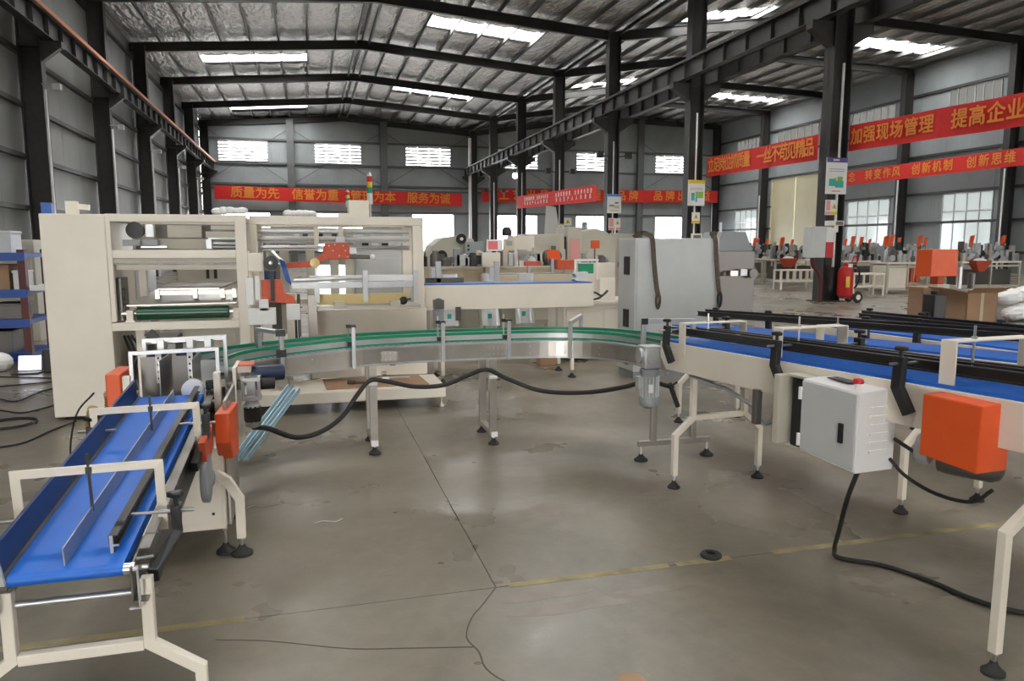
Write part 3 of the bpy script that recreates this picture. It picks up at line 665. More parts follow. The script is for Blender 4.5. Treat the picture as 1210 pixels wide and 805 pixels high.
for d in (.02, .27):
    gr = ribbon(d, .872, .010, .045).build('guide_rail', 'alu', t); ribbon(d, .902, .018, .022).build('guide_strip', 'green', gr); ribbon(d, .846, .016, .013).build('guide_strip', 'green', gr)
for i, p in enumerate(offs(-.004, 0)):      # bolts along the outside of the inner plate
    if i % 4 == 1: MB().cyl(p + Vector((0, -.004, .785)), p + Vector((0, .004, .785)), .006, 6).build('bolt', 'chrome', t); MB().cyl(p + Vector((0, -.004, .73)), p + Vector((0, .004, .73)), .006, 6).build('bolt', 'chrome', t)
def at_x(x, d, z):
    L = offs(d, z); return min(L[:-8], key=lambda p: abs(p.x - x))
for x in (.28, .97, 1.52):
    p = at_x(x, -.025, .69); q = at_x(x, -.025, 1.0)
    pb = MB().beam(p, q, .030, .030, up=(0, 1, 0)).build('bracket_post', 'alu', t, bevel=.003)
    MB().box(q.x - .02, q.x + .02, q.y - .01, q.y + .06, q.z - .012, q.z + .012).box(q.x - .05, q.x - .02, q.y + .02, q.y + .05, q.z - .01, q.z + .015).build('clamp', 'black', pb)
    MB().cyl((q.x - .035, q.y + .035, .86), (q.x - .035, q.y + .035, 1.05), .006, 8).build('rod', 'chrome', pb)
    MB().box(q.x - .045, q.x + .015, q.y + .0, q.y + .05, .855, .885).build('guide_clip', 'black', pb)
# joint plates and silver portals over the right bend
for x in (.55, 1.42): 
    p = at_x(x, -.004, .755); pl = MB().box(p.x - .09, p.x + .09, p.y - .006, p.y - .003, p.z - .04, p.z + .04).build('joint_plate', 'stain', t)
    for k in range(5):
        for z in (-.025, .025): MB().cyl((p.x - .07 + k * .035, p.y - .011, p.z + z), (p.x - .07 + k * .035, p.y - .006, p.z + z), .006, 6).build('bolt', 'chrome', pl)
pa, pb_ = Vector((-.05, 5.38, 0)), None
MB().path([(-.20, 5.26, .69), (-.20, 5.26, 1.01), (-.36, 5.48, 1.01), (-.36, 5.48, .69)], .03, .03, up=(1, .5, 0)).build('portal_frame', 'alu', t, bevel=.003)
MB().box(-.235, -.17, 5.235, 5.28, .985, 1.03).build('portal_joint', 'black', t); MB().box(-.235, -.17, 5.235, 5.28, .84, .89).build('portal_joint', 'black', t)
MB().path([(2.03, 5.60, .69), (2.03, 5.60, .985), (2.22, 5.86, 1.01), (2.22, 5.86, .69)], .03, .03, up=(.8, -.6, 0)).build('portal_frame', 'alu', t, bevel=.003)
MB().path([(2.39, 5.0, .70), (2.39, 5.0, 1.045), (2.80, 5.0, 1.035), (2.80, 5.0, .70)], .034, .030, up=(0, 1, 0)).build('portal_frame', 'alu', t, bevel=.003)
MB().box(2.365, 2.415, 4.975, 4.982, 1.02, 1.065).build('portal_joint', 'black', t)
# stands
for x, y0 in ((.445, 5.67), (1.40, 5.70)):
    st = MB().box(x - .03, x + .03, y0 - .035, y0 + .005, .07, .70).build('stand_post', 'stain', t, bevel=.003)
    MB().box(x - .03, x + .03, y0 + .33, y0 + .37, .07, .70).build('stand_post', 'stain', t, bevel=.003)
    MB().box(x - .033, x + .033, y0 - .045, y0 - .034, .54, .565).build('clip', 'white', st)
    MB().box(x - .025, x + .025, y0 - .07, y0 + .41, .07, .11).build('base_bar', 'stain', t, bevel=.003)
    MB().box(x - .027, x + .027, y0 - .073, y0 - .07, .068, .112).build('bar_end', 'white', t)
    for y in (y0 - .04, y0 + .38):
        m = MB(); pad = foot(m, x, y, .08, .045); m.build('levelling_rod', 'chrome', st); pad.build('foot_pad', 'rubber', st, smooth=True)
bb = MB().box(2.33, 2.93, 4.90, 4.94, .11, .15).build('base_bar', 'stain', t, bevel=.003)
for x in (2.45, 2.78): MB().box(x - .022, x + .022, 4.9, 4.94, .15, .70).build('stand_post', 'stain', t, bevel=.003)
for x in (2.355, 2.905):
    m = MB(); pad = foot(m, x, 4.92, .13, .052); m.build('levelling_rod', 'chrome', bb); pad.build('foot_pad', 'rubber', bb, smooth=True)
# vertical geared motor hanging at the right end
gm = MB().lathe([(.03, -.02), (.066, 0), (.070, .02), (.070, .05), (.062, .06), (.064, .22), (.070, .23), (.070, .26), (.05, .275)], (2.31, 4.72, .47), (0, 0, 1), 20).build('geared_motor', 'grey2', t, smooth=True, label='silver vertical geared motor')
for k in range(16):
    a = 2 * PI * k / 16; MB().beam((2.31 + .066 * math.cos(a), 4.72 + .066 * math.sin(a), .535), (2.31 + .066 * math.cos(a), 4.72 + .066 * math.sin(a), .685), .004, .012, up=(math.cos(a), math.sin(a), 0)).build('cooling_fin', 'grey', gm)
MB().box(2.245, 2.375, 4.655, 4.785, .745, .90).cyl((2.22, 4.72, .83), (2.42, 4.72, .83), .055, 16).cyl((2.31, 4.65, .83), (2.31, 4.78, .83), .06, 16).build('gear_head', 'alu', gm, bevel=.004)
MB().box(2.22, 2.26, 4.70, 4.76, .60, .68).build('terminal_box', 'alu', gm, bevel=.003); MB().box(2.275, 2.31, 4.652, 4.66, .57, .63).build('rating_plate', 'white', gm)
MB().cyl((2.38, 4.78, .62), (2.47, 4.66, .60), .016, 8).tube(smoothline([(2.40, 4.72, .63), (2.45, 4.70, .60), (2.52, 4.70, .63)], 4), .008).cyl((2.44, 4.66, .63), (2.51, 4.66, .46), .018, 8).build('motor_lead', 'rubber', gm)

o = MB().tube(smoothline([(-.36, 4.66, .50), (-.274, 4.75, .461), (-.118, 4.95, .344), (.047, 5.15, .324), (.2, 5.35, .377), (.314, 5.48, .501), (.417, 5.58, .586), (.533, 5.58, .577), (.758, 5.6, .519), (.99, 5.6, .521), (1.173, 5.6, .586), (1.325, 5.58, .63), (1.49, 5.55, .553), (1.74, 5.45, .463), (2.0, 5.2, .484), (2.204, 4.95, .56), (2.275, 4.79, .622)], 6), .017, 10).build('flexible_conduit', 'rubber', smooth=True)
tag(o, 'black flexible conduit looping between the stands of the curved conveyor', 'cable')

# ---- cream flow wrapping machine (left half) behind
t = thing('wrapping_machine', 'tall cream machine frame with a blank left panel and a dark green roller', 'machine', (-1.4, 8.0, 0))
FY, BY = 7.5, 8.55
MB().box(-2.30, -1.77, FY, BY, .03, 1.885).build('side_cabinet', 'cream', t, bevel=.008)
MB().box(-1.768, -1.73, FY - .004, FY + .06, .9, 1.884).build('corner_trim', 'cream', t, bevel=.004)
for y, nm in ((FY, 0), (BY - .07, 1)):
    e = .004 if y == FY else 0
    MB().box(-1.772, -.666, y + e, y + .07, 1.82, 1.889).build('top_beam', 'cream', t, bevel=.004)
    MB().box(-1.772, -.666, y + e, y + .07, 1.485, 1.56).build('middle_beam', 'cream', t, bevel=.004)
    MB().box(-1.772, -.666, y + e, y + .07, .815, .89).build('lower_beam', 'cream', t, bevel=.004)
    MB().box(-.665, -.565, y, y + .08, .03, 1.89).build('post', 'cream', t, bevel=.004)
for x in (-.665, -1.77):
    for z in (1.83, 1.5, .83): MB().box(x + .004, x + .07, FY + .082, BY - .072, z, z + .055).build('side_beam', 'cream', t, bevel=.003)
MB().box(-1.73, -.66, FY + .1, FY + .14, 1.375, 1.425).build('cross_bar', 'cream', t, bevel=.003)
MB().box(-1.73, -.66, FY + .02, FY + .12, 1.445, 1.484).build('cover_strip', 'cream2', t)
MB().box(-1.73, -.66, FY + .03, FY + .5, 1.43, 1.444).build('dark_tray', 'gunm', t)
MB().box(-1.62, -1.55, FY + .5, FY + .56, .2, 1.42).build('inner_post', 'cream', t); MB().box(-1.60, -1.52, FY + .12, FY + .18, .03, .82).build('inner_post', 'cream', t)
# upper bay
MB().lathe([(.02, -.04), (.075, -.03), (.078, .05), (.03, .055)], (-1.56, FY + .2, 1.745), (0, -1, 0), 18).build('fan_motor', 'black', t, smooth=True)
MB().box(-1.47, -1.40, FY + .16, FY + .25, 1.68, 1.80).build('motor_mount', 'alu', t, bevel=.003); MB().box(-1.66, -1.36, FY + .1, FY + .3, 1.60, 1.655).build('carriage', 'grey2', t, bevel=.003)
MB().cyl((-1.50, FY + .09, 1.585), (-1.28, FY + .09, 1.585), .016, 10).cyl((-1.50, FY + .09, 1.60), (-1.50, FY + .09, 1.66), .012, 8).build('air_cylinder', 'chrome', t, smooth=True)
MB().box(-1.37, -.95, FY + .22, FY + .26, 1.565, 1.665).build('cover_plate', 'cream2', t, bevel=.003)
for a, b, z0, z1 in ((-1.33, -1.02, 1.68, 1.80), (-.98, -.67, 1.68, 1.74), (-.93, -.67, 1.76, 1.80)): MB().box(a, b, FY + .45, FY + .5, z0, z1).build('rear_plate', 'cream2', t, bevel=.002)
for z in (1.62, 1.665, 1.585): MB().cyl((-.94, FY + .3, z), (-.67, FY + .3, z), .014, 10).build('guide_shaft', 'alu', t, smooth=True)
MB().box(-.95, -.90, FY + .2, FY + .35, 1.57, 1.66).build('shaft_block', 'alu', t)
MB().box(-1.70, -.67, BY - .2, BY - .17, 1.56, 1.82).build('rear_panel', 'rail', t)
# lower bay: stainless plate table and green roller
MB().prism([(-1.66, FY + .10, 1.035), (-.69, FY + .10, 1.045), (-.69, FY + .75, 1.13), (-1.56, FY + .75, 1.125)], (0, 0, .012)).build('steel_table', 'stain', t)
MB().prism([(-1.42, FY + .3, 1.17), (-.86, FY + .3, 1.17), (-.70, FY + .55, 1.23), (-1.32, FY + .55, 1.22)], (0, 0, .02)).build('folding_plate', 'stain', t)
MB().box(-1.44, -.70, FY + .28, FY + .30, 1.125, 1.165).build('folding_lip', 'stain', t)
for x in (-1.44, -1.1, -.85, -.74): MB().box(x, x + .04, FY + .26, FY + .36, 1.09, 1.18).build('plate_bracket', 'stain', t)
MB().lathe([(.045, -.006), (.060, 0), (.060, .81), (.045, .816)], (-1.575, FY + .12, .965), (1, 0, 0), 22).build('roller', 'dgreen', t, smooth=True, label='dark green rubber roller')
for x in (-1.66, -.725):
    MB().box(x, x + .06, FY + .06, FY + .18, .89, 1.0).box(x - .01, x + .07, FY + .05, FY + .19, .885, .905).build('bearing_block', 'cream', t, bevel=.004)
    MB().cyl((x - .05, FY + .12, .965), (x + .09, FY + .12, .965), .02, 10).build('roller_shaft', 'chrome', t, smooth=True)
MB().box(-1.745, -1.70, FY + .12, FY + .4, .90, 1.3).build('gear_plate', 'gunm', t)
for z in (1.0, 1.14): MB().lathe([(.06, 0), (.062, .02)], (-1.70, FY + .2, z), (1, 0, 0), 16).build('gear', 'gunm', t)
# below: dark works seen under the beam
MB().box(-1.7, -1.3, FY + .4, FY + .8, .15, .7).build('drive_box', 'gunm', t, bevel=.01); MB().box(-1.25, -.75, FY + .55, FY + .6, .05, .80).build('rear_panel', 'cream2', t)
for k in range(3): MB().tube(smoothline([(-1.72 + k * .03, FY + .2, .75), (-1.68 + k * .05, FY + .18, .6), (-1.71 + k * .02, FY + .25, .4), (-1.66, FY + .3, .2)], 4), .012).build('air_hose', 'rubber', t)
MB().beam((-1.47, FY + .02, .80), (-1.40, FY + .02, .70), .05, .09).build('sensor', 'black', t)
for x, y in ((-2.2, 7.6), (-2.2, 8.4), (-.62, 7.55), (-.62, 8.5), (-1.85, 7.6)):
    m = MB(); pad = foot(m, x, y, .05, .04); pad.build('foot_pad', 'rubber', t, smooth=True)
hn = MB().box(-2.15, -2.06, 7.74, 7.84, 1.886, 2.01).loft([[V(-2.07 + a * .001, 7.79 + .03 * math.cos(q), 1.965 + .03 * math.sin(q)) for q in [2*PI*i/10 for i in range(10)]] for a in (0, 1)]).beam((-2.07, 7.79, 1.965), (-1.96, 7.79, 1.955), .05, .05)
tag(hn.build('alarm_horn', 'cream', bevel=.01), 'small cream horn standing on top of the blank machine panel', 'horn')
tag(MB().box(-2.40, -2.31, 7.9, 8.0, 1.86, 2.0).box(-2.36, -2.3, 7.93, 7.97, 1.86, 1.9).build('junction_box', 'bluep', bevel=.006), 'small blue box at the top left corner of the machine', 'box')

# ---- pick and place half (right), wide cream frame with an orange head
t = thing('pick_and_place_machine', 'wide cream machine frame with an orange gripper head on rails', 'machine', (.3, 8.2, 0))
MY = 7.85
def q(x): return x * 1.047
def qz(z): return 1.6 + (z - 1.6) * 1.047
for y in (MY, MY + .9):
    MB().box(q(-.535), q(1.13), y - .003, y + .08, qz(1.80), qz(1.885)).build('top_beam', 'cream', t, bevel=.005)
    MB().box(q(1.02), q(1.13), y, y + .09, qz(.966), qz(1.799)).build('post', 'cream', t, bevel=.005)
    MB().box(q(-.535), q(-.47), y, y + .08, .05, qz(1.799)).build('post', 'cream', t, bevel=.005)
for x in (1.05, -.53): MB().box(q(x), q(x) + .07, MY + .082, MY + .895, qz(1.81), qz(1.88)).build('side_beam', 'cream', t, bevel=.004)
MB().box(q(-.01), q(1.15), MY, MY + .9, .22, qz(.965)).build('lower_body', 'cream', t, bevel=.01)
MB().box(q(-.55), q(-.01), MY + .3, MY + .9, .22, .6).build('lower_body', 'cream2', t, bevel=.01)
MB().prism([(q(-.5), MY - .32, .17), (q(-.38), MY - .32, .17), (q(-.10), MY - .32, .42), (q(.40), MY - .32, .42), (q(.40), MY - .32, .50), (q(-.16), MY - .32, .50), (q(-.5), MY - .32, .26)], (0, .1, 0)).build('slanted_apron', 'cream', t, bevel=.004)
MB().box(q(-.47), q(-.40), MY + .15, MY + .2, .5, 1.15).build('inner_post', 'cream', t); MB().box(q(-.22), q(-.13), MY - .15, MY - .08, .3, 1.13).build('inner_post', 'cream', t, bevel=.003)
MB().box(q(-.12), q(-.09), MY - .15, MY - .08, .3, 1.12).build('post_strip', 'gunm', t)
# gantry
for z, r, mm in ((1.74, .02, 'alu'), (1.67, .026, 'grey'), (1.585, .016, 'chrome'), (1.56, .01, 'chrome')): MB().cyl((q(-.48), MY + .3, qz(z)), (q(1.02), MY + .3, qz(z)), r, 10).build('guide_shaft', mm, t, smooth=True)
MB().box(q(-.48), q(1.02), MY + .5, MY + .55, qz(1.63), qz(1.70)).build('gantry_beam', 'grey', t, bevel=.003); MB().box(q(-.48), q(1.02), MY + .84, MY + .88, qz(1.70), qz(1.79)).build('rear_beam', 'cream2', t)
for x in (.06, .30): MB().box(q(x), q(x) + .05, MY + .2, MY + .27, qz(1.60), qz(1.79)).build('hanger', 'cream', t, bevel=.003)
MB().box(q(.27), q(.36), MY + .18, MY + .28, qz(1.63), qz(1.69)).build('valve_block', 'alu', t, bevel=.004)
for x in (-.14, -.05, .45, .5, .1, .24, .62): MB().box(q(x), q(x) + .055, MY + .4, MY + .45, qz(1.69), qz(1.74)).build('valve_block', random.choice(['black', 'alu', 'grey']), t, bevel=.004)
hd = MB().prism([(q(.165), MY + .14, qz(1.63)), (q(.39), MY + .14, qz(1.63)), (q(.415), MY + .14, qz(1.47)), (q(.20), MY + .14, qz(1.46)), (q(.13), MY + .14, qz(1.51))], (0, .1, 0)).build('gripper_head', 'redo', t, bevel=.01, label='red-orange gripper head')
for x, z in ((.2, 1.6), (.26, 1.61), (.34, 1.6), (.24, 1.55), (.36, 1.55), (.3, 1.5), (.38, 1.49)): MB().cyl((q(x), MY + .134, qz(z)), (q(x), MY + .14, qz(z)), .007, 8).build('bolt', 'chrome', hd)
MB().beam((q(.17), MY + .17, qz(1.50)), (q(.02), MY + .17, qz(1.42)), .06, .07).build('linkage', 'redo', hd, bevel=.006); MB().lathe([(.045, 0), (.05, .01), (.05, .03), (.02, .035)], (q(.06), MY + .12, qz(1.43)), (0, -1, 0), 16).build('pivot', 'brass', hd, smooth=True)
MB().prism([(q(-.24), MY + .15, qz(1.43)), (q(.02), MY + .15, qz(1.45)), (q(.03), MY + .15, qz(1.39)), (q(-.20), MY + .15, qz(1.38))], (0, .06, 0)).build('gripper_arm', 'redo', t, bevel=.006)
MB().beam((q(-.34), MY + .16, qz(1.55)), (q(-.22), MY + .16, qz(1.42)), .05, .02).build('suction_bar', 'chrome', t); MB().cyl((q(.40), MY + .15, qz(1.49)), (q(.60), MY + .15, qz(1.485)), .022, 12).build('air_cylinder', 'gunm', t, smooth=True); MB().hull_ball((q(.63), MY + .15, qz(1.485)), .034).build('cylinder_cap', 'white', t, smooth=True)
MB().box(q(.40), q(.47), MY + .13, MY + .2, qz(1.52), qz(1.58)).build('sensor_block', 'white', t, bevel=.004)
# infeed table
MB().cyl((q(-.14), MY - .35, 1.265), (q(.52), MY - .35, 1.285), .022, 12).build('roller_bar', 'chrome', t, smooth=True)
MB().box(q(-.16), q(1.0), MY - .42, MY - .38, 1.185, 1.245).build('guard_bar', 'alu', t, bevel=.003); MB().box(q(.0), q(1.0), MY - .36, MY - .33, 1.25, 1.31).build('guard_bar', 'white', t, bevel=.003)
for x in (.04, .485, .96): MB().box(q(x), q(x) + .05, MY - .45, MY - .43, 1.05, 1.36 if x > .2 else 1.2).build('guard_post', 'alu', t, bevel=.003)
MB().box(q(.07), q(.92), MY - .28, MY - .24, 1.015, 1.12).build('brass_panel', 'brass', t, bevel=.003, label='pale yellow slotted plate')
for x in (.22, .75): MB().box(q(x), q(x) + .1, MY - .36, MY - .28, .985, 1.05).build('bearing_block', 'cream2', t, bevel=.004)
MB().lathe([(.04, 0), (.042, .02), (.02, .03)], (q(.88), MY - .3, 1.045), (0, -1, 0), 14).build('hand_wheel', 'black', t, smooth=True); MB().cyl((q(.80), MY - .31, 1.03), (q(.95), MY - .31, 1.06), .01, 6).build('wheel_rod', 'gunm', t)
MB().box(q(.0), q(1.05), MY - .3, MY, .97, 1.0).build('infeed_bed', 'stain', t)
MB().box(q(-.02), q(.06), MY - .40, MY - .36, .5, 1.12).build('support_post', 'stain', t, bevel=.003); MB().box(q(-.42), q(-.34), MY - .55, MY - .5, .3, .95).build('support_post', 'stain', t, bevel=.003)
for a, z0 in ((.12, .66), (.10, .58)): MB().cyl((q(-.1), MY - .2, z0 + .03), (q(a + .3), MY - .2, z0 - .06), .012, 8).build('slide_rod', 'chrome', t, smooth=True)
# reel, orange bracket and white blocks at the left of this half
MB().box(q(-.53), q(-.40), MY - .5, MY - .42, 1.36, 1.53).build('reel_housing', 'cream', t, bevel=.006)
rl = MB().lathe([(.02, 0), (.065, .002), (.066, .03), (.02, .032)], (q(-.325), MY - .56, 1.44), (0, -1, 0), 24).build('reel', 'black', t, smooth=True); MB().lathe([(.02, 0), (.018, .02), (.008, .022)], (q(-.325), MY - .592, 1.44), (0, -1, 0), 12).build('reel_hub', 'chrome', rl, smooth=True)
MB().prism([(q(-.42), MY - .5, 1.07), (q(-.12), MY - .5, 1.05), (q(-.14), MY - .5, 1.12), (q(-.22), MY - .5, 1.15), (q(-.24), MY - .5, 1.28), (q(-.42), MY - .5, 1.28)], (0, .05, 0)).build('orange_bracket', 'redo', t, bevel=.004)
MB().box(q(-.34), q(-.31), MY - .53, MY - .5, 1.08, 1.36).build('dark_slide', 'black', t)
for a, b, z0, z1 in ((-.55, -.48, 1.05, 1.30), (-.47, -.43, 1.1, 1.32), (-.54, -.30, .86, 1.02), (-.44, -.36, .99, 1.10), (-.21, -.09, .90, 1.05)): MB().box(q(a), q(b), MY - .58, MY - .54, z0, z1).build('white_block', 'white', t, bevel=.004)
MB().box(q(-.50), q(-.44), MY - .52, MY - .48, .6, .86).build('dark_slide', 'gunm', t); MB().box(q(-.14), q(-.12), MY - .56, MY - .54, .62, 1.02).build('dark_slide', 'black', t)
MB().prism([(q(-.27), MY - .1, 1.47), (q(-.22), MY - .1, 1.45), (q(-.16), MY - .1, 1.2), (q(-.22), MY - .1, 1.25)], (0, .03, 0)).build('blue_flap', 'bluep', t)
# base platform
pf = MB().box(q(-.52), q(1.22), 7.14, 7.85, .10, .215).build('base_platform', 'cream', t, bevel=.012)
for x in (-.5, 1.24):
    m = MB(); pad = foot(m, x, 7.18, .11, .03); m.build('levelling_rod', 'chrome', pf); pad.build('foot_pad', 'chrome', pf, smooth=True)
MB().box(-.36, -.20, 7.35, 7.5, .215, .42).cyl((-.28, 7.33, .3), (-.28, 7.30, .3), .05, 12).build('pump', 'stain', t, bevel=.006); MB().box(-.32, -.24, 7.36, 7.44, .42, .5).build('pump_motor', 'black', t)
MB().box(.80, .86, 7.845, 7.85, .33, .38).build('wall_socket', 'black', t)
# motor between this machine and the outfeed belt
gm = MB().lathe([(.03, 0), (.062, .015), (.062, .05), (.056, .06), (.056, .16), (.062, .17), (.05, .19)], (1.25, 7.35, .78), (0, 0, 1), 18).build('outfeed_motor', 'grey2', t, smooth=True)
MB().box(1.20, 1.30, 7.30, 7.4, .97, 1.06).lathe([(.05, 0), (.05, .03)], (1.24, 7.3, 1.03), (0, -1, 0), 14).build('outfeed_gearbox', 'gunm', t, bevel=.004)
# cardboard and scraps lying on the platform
tag(MB().prism([(.13, 7.22, .216), (1.13, 7.25, .216), (1.10, 7.80, .216), (.10, 7.80, .216)], (0, 0, .006)).build('cardboard_sheet', 'card'), 'brown cardboard sheet lying on the low cream platform', 'cardboard')
tb = MB().beam((.74, 7.6, .245), (.98, 7.58, .245), .035, .02).lathe([(.03, 0), (.03, .07)], (.72, 7.6, .262), (0, 1, .2), 12).lathe([(.02, 0), (.02, .08)], (.68, 7.52, .245), (1, .4, 0), 10)
tag(tb.build('metal_bracket', 'chrome', bevel=.003), 'shiny metal bracket lying on the cardboard sheet, right one', 'bracket')
tag(MB().box(.36, .50, 7.42, 7.46, .222, .25).cyl((.34, 7.44, .245), (.40, 7.40, .245), .022, 10).build('air_valve', 'gunm', bevel=.003), 'dark pneumatic valve lying on the cardboard sheet, left one', 'valve')
# signal tower and control box on top of the frame
cbx = MB().box(q(.40), q(.60), MY + .1, MY + .3, qz(1.885), qz(2.05)).box(q(.30), q(.42), MY + .1, MY + .3, qz(1.885), qz(1.92)).build('roof_box', 'cream', bevel=.006); tag(cbx, 'cream box with signal light on top of the wide machine frame', 'box')
def tower(name, label, x, y, z, h, r):
    tt = thing(name, label, 'signal light', (x, y, z)); MB().cyl((x, y, z), (x, y, z + h * .35), r * .35, 8).build('pole', 'alu', tt)
    zz = z + h * .30
    MB().cyl((x, y, zz), (x, y, zz + h * .25), r, 12).build('base', 'grey', tt)
    for k, c in enumerate(('green', 'yellow', 'red')): MB().cyl((x, y, zz + h * (.25 + .13 * k)), (x, y, zz + h * (.37 + .13 * k)), r * .95, 12).build('lens', c, tt)
    MB().lathe([(r, 0), (r * .6, h * .05), (.003, h * .1)], (x, y, zz + h * .64), n=12).build('cap', 'alu', tt)
tower('signal_tower', 'tall signal tower with red, yellow and green lenses on the machine', q(.62), MY + .2, qz(1.885), .46, .03)
tower('signal_tower', 'short signal tower at the left end of the roof box', q(.40), MY + .2, qz(1.92), .24, .022)
# plastic film and profiles on the frame and floor
for x0, lab in ((-.82, 'crumpled clear film bundle on top of the tall cream frame'), (-.18, 'crumpled clear film bundle with blue print on the wide cream frame')):
    rr = random.Random(int(x0 * 100)); m = MB()
    for k in range(5): m.hull_ball((x0 + k * .055, MY - .25 if x0 < -.5 else MY + .05, 1.925 + .012 * rr.random()), .045, 8, 5, (1.3, 1, .6 + .3 * rr.random()))
    tag(m.build('film_bundle', 'white', smooth=True), lab, 'plastic film')
for k, (a, b) in enumerate((((-.56, 5.6, .035), (-.18, 6.45, .40)), ((-.50, 5.58, .035), (-.13, 6.42, .37)))):
    m = MB(); a, b = Vector(a), Vector(b); m.beam(a, b, .05, .008); m.beam(a + V(.02, 0, .02), b + V(.02, 0, .02), .006, .035); m.beam(a + V(-.02, 0, .02), b + V(-.02, 0, .02), .006, .035)
    tag(m.build('plastic_profile', 'pblue'), ('pale blue channel profile leaning behind the silver gearbox, left one', 'pale blue channel profile leaning behind the silver gearbox, right one')[k], 'profile')

# ================================================================== right-hand belt conveyors
def right_conveyor(label, E, theta, L, z0, z1, W, arches, clamps, legs, rails):
    t = thing('belt_conveyor', label, 'conveyor', (E[0] + .3, E[1] - L / 2, 0))
    u = Vector((math.sin(theta), -math.cos(theta), 0)); v = Vector((math.cos(theta), math.sin(theta), 0)); E3 = Vector((E[0], E[1], 0))
    k = (z1 - z0) / L
    def G(s, x, h=0.0): return E3 + u * s + v * x + Vector((0, 0, z0 + k * s + h))
    def GZ(s, x, z): return E3 + u * s + v * x + Vector((0, 0, z))
    stadium(G(.02, .03, -.022), G(L - .02, .03, -.022), .024, v, W - .06).build('belt', 'blue', t, smooth=True)
    for x in (.012, W - .012):
        sp = MB().prism([G(0, x - .012, -.012), G(L, x - .012, -.012), G(L, x - .012, -.20), G(.08, x - .012, -.20), G(0, x - .012, -.12)], v * .024).build('side_frame', 'cream', t, bevel=.003)
    MB().beam(G(.1, W / 2, -.19), G(L - .1, W / 2, -.19), W - .08, .01).build('bottom_tray', 'cream2', t)
    for x, h0, hh, s0 in rails:
        rl = MB().beam(G(s0, x, h0), G(L, x, h0), .018, hh)
        for q in (-.4, .4): rl.beam(G(s0, x - .012, h0 + q * hh), G(L, x - .012, h0 + q * hh), .012, .008)
        rl.build('guide_rail', 'blackm', t)
    for s, top, xl, xr in arches:
        MB().path([G(s, xl, -.08), G(s, xl, top), G(s, xr, top), G(s, xr, .02)], .007, .075, up=tuple(u)).build('guide_arch', 'cream', t, bevel=.002)
        for x in (.19,): MB().cyl(G(s, x, .03), G(s, x, top + .06), .0055, 8).cyl(G(s, x, top - .012), G(s, x, top + .014), .013, 6).build('hanger_rod', 'chrome', t)
    for s, x0, x1 in clamps:
        out = -1 if x0 < .2 else 1; o = v * out; e = 0 if x0 < .2 else W
        r, kk, top = G(s + .06, e, -.14) + o * .02, G(s, e, -.03) + o * .03, G(s, e, .105) + o * .022
        b = MB().path([r, kk, top], .034, .05, up=tuple(u)).build('clamp_bracket', 'black', t, bevel=.004)
        m = MB(); knob(m, top, (0, 0, 1)); m.build('knob', 'black', b, smooth=True)
        MB().cyl(top + o * .06 + V(0, 0, -.03), top - o * .16 + V(0, 0, -.03), .0065, 8).build('clamp_rod', 'chrome', b)
    for s, zk, spl in legs: leg_pair(t, GZ, s, .06, W + .03, z0 + k * s - .19, zk, spl)
    return t, G, GZ, u, v
t, G, GZ, u, v = right_conveyor('nearest blue belt conveyor on the right, carrying the grey control box', (2.34, 4.62), math.atan(.075), 3.4, .955, 1.06, .44,
    [(.28, .13, -.006, .47), (1.14, .16, .05, .50), (2.19, .185, .05, .51)], [(.12, .0, 0), (1.22, 0, 0), (2.02, 0, 0), (.1, 1, 0), (1.3, 1, 0)], [(.33, .467, .13), (2.60, .66, .16)], ((.085, .064, .05, .02), (.20, .062, .05, .15), (.31, .058, .045, .15), (.41, .045, .045, .05)))
# loose belt tensioner under the frame
MB().path([G(.35, .02, -.21), G(.75, .02, -.24), G(1.0, .02, -.30), G(1.12, .02, -.38), G(1.25, .02, -.30)], .03, .012).build('cable_tray', 'grey2', t)
MB().box(*sum(([a, b] for a, b in ((2.39, 2.43), (3.54, 3.58), (.60, .80))), [])).build('tension_bolt', 'gunm', t, bevel=.004)
# open cream junction box with its door
MB().beam(GZ(1.36, -.075, .765), GZ(1.40, -.075, .765), .14, .36).build('junction_box_door', 'cream2', t, bevel=.004)
jb = MB().beam(GZ(1.42, -.02, .76), GZ(1.56, -.02, .76), .11, .36).build('junction_box', 'boxshade', t)  # solid dark block: shade inside the open box put into its colour
for z in (.575, .945): MB().beam(GZ(1.40, -.03, z), GZ(1.57, -.03, z), .13, .012).build('box_edge', 'cream2', jb)
MB().cyl(GZ(1.355, -.06, .86), GZ(1.34, -.06, .86), .018, 10).cyl(GZ(1.36, -.09, .87), GZ(1.33, -.10, .87), .012, 8).build('gland', 'chrome', t, smooth=True)
# grey control box: louvred end, door with handle, emergency stop
bx = MB().add([GZ(1.59, -.16, .60), GZ(1.94, -.16, .585), GZ(1.94, .06, .585), GZ(1.59, .06, .60), GZ(1.59, -.16, .96), GZ(1.94, -.16, .955), GZ(1.94, .06, .965), GZ(1.59, .06, .97)], [(0,3,2,1),(4,5,6,7),(0,1,5,4),(1,2,6,5),(2,3,7,6),(3,0,4,7)])
bx = bx.build('control_box', 'white', t, bevel=.004, label='pale grey control box with a louvred end')
dr = MB().add([GZ(1.595, -.170, .612), GZ(1.935, -.170, .597), GZ(1.935, -.161, .597), GZ(1.595, -.161, .612), GZ(1.595, -.170, .952), GZ(1.935, -.170, .946), GZ(1.935, -.161, .946), GZ(1.595, -.161, .952)], [(0,3,2,1),(4,5,6,7),(0,1,5,4),(1,2,6,5),(2,3,7,6),(3,0,4,7)]).build('box_door', 'grey', bx, bevel=.002)
MB().beam(GZ(1.86, -.176, .71), GZ(1.86, -.176, .80), .022, .012, up=tuple(v)).build('door_handle', 'black', bx)
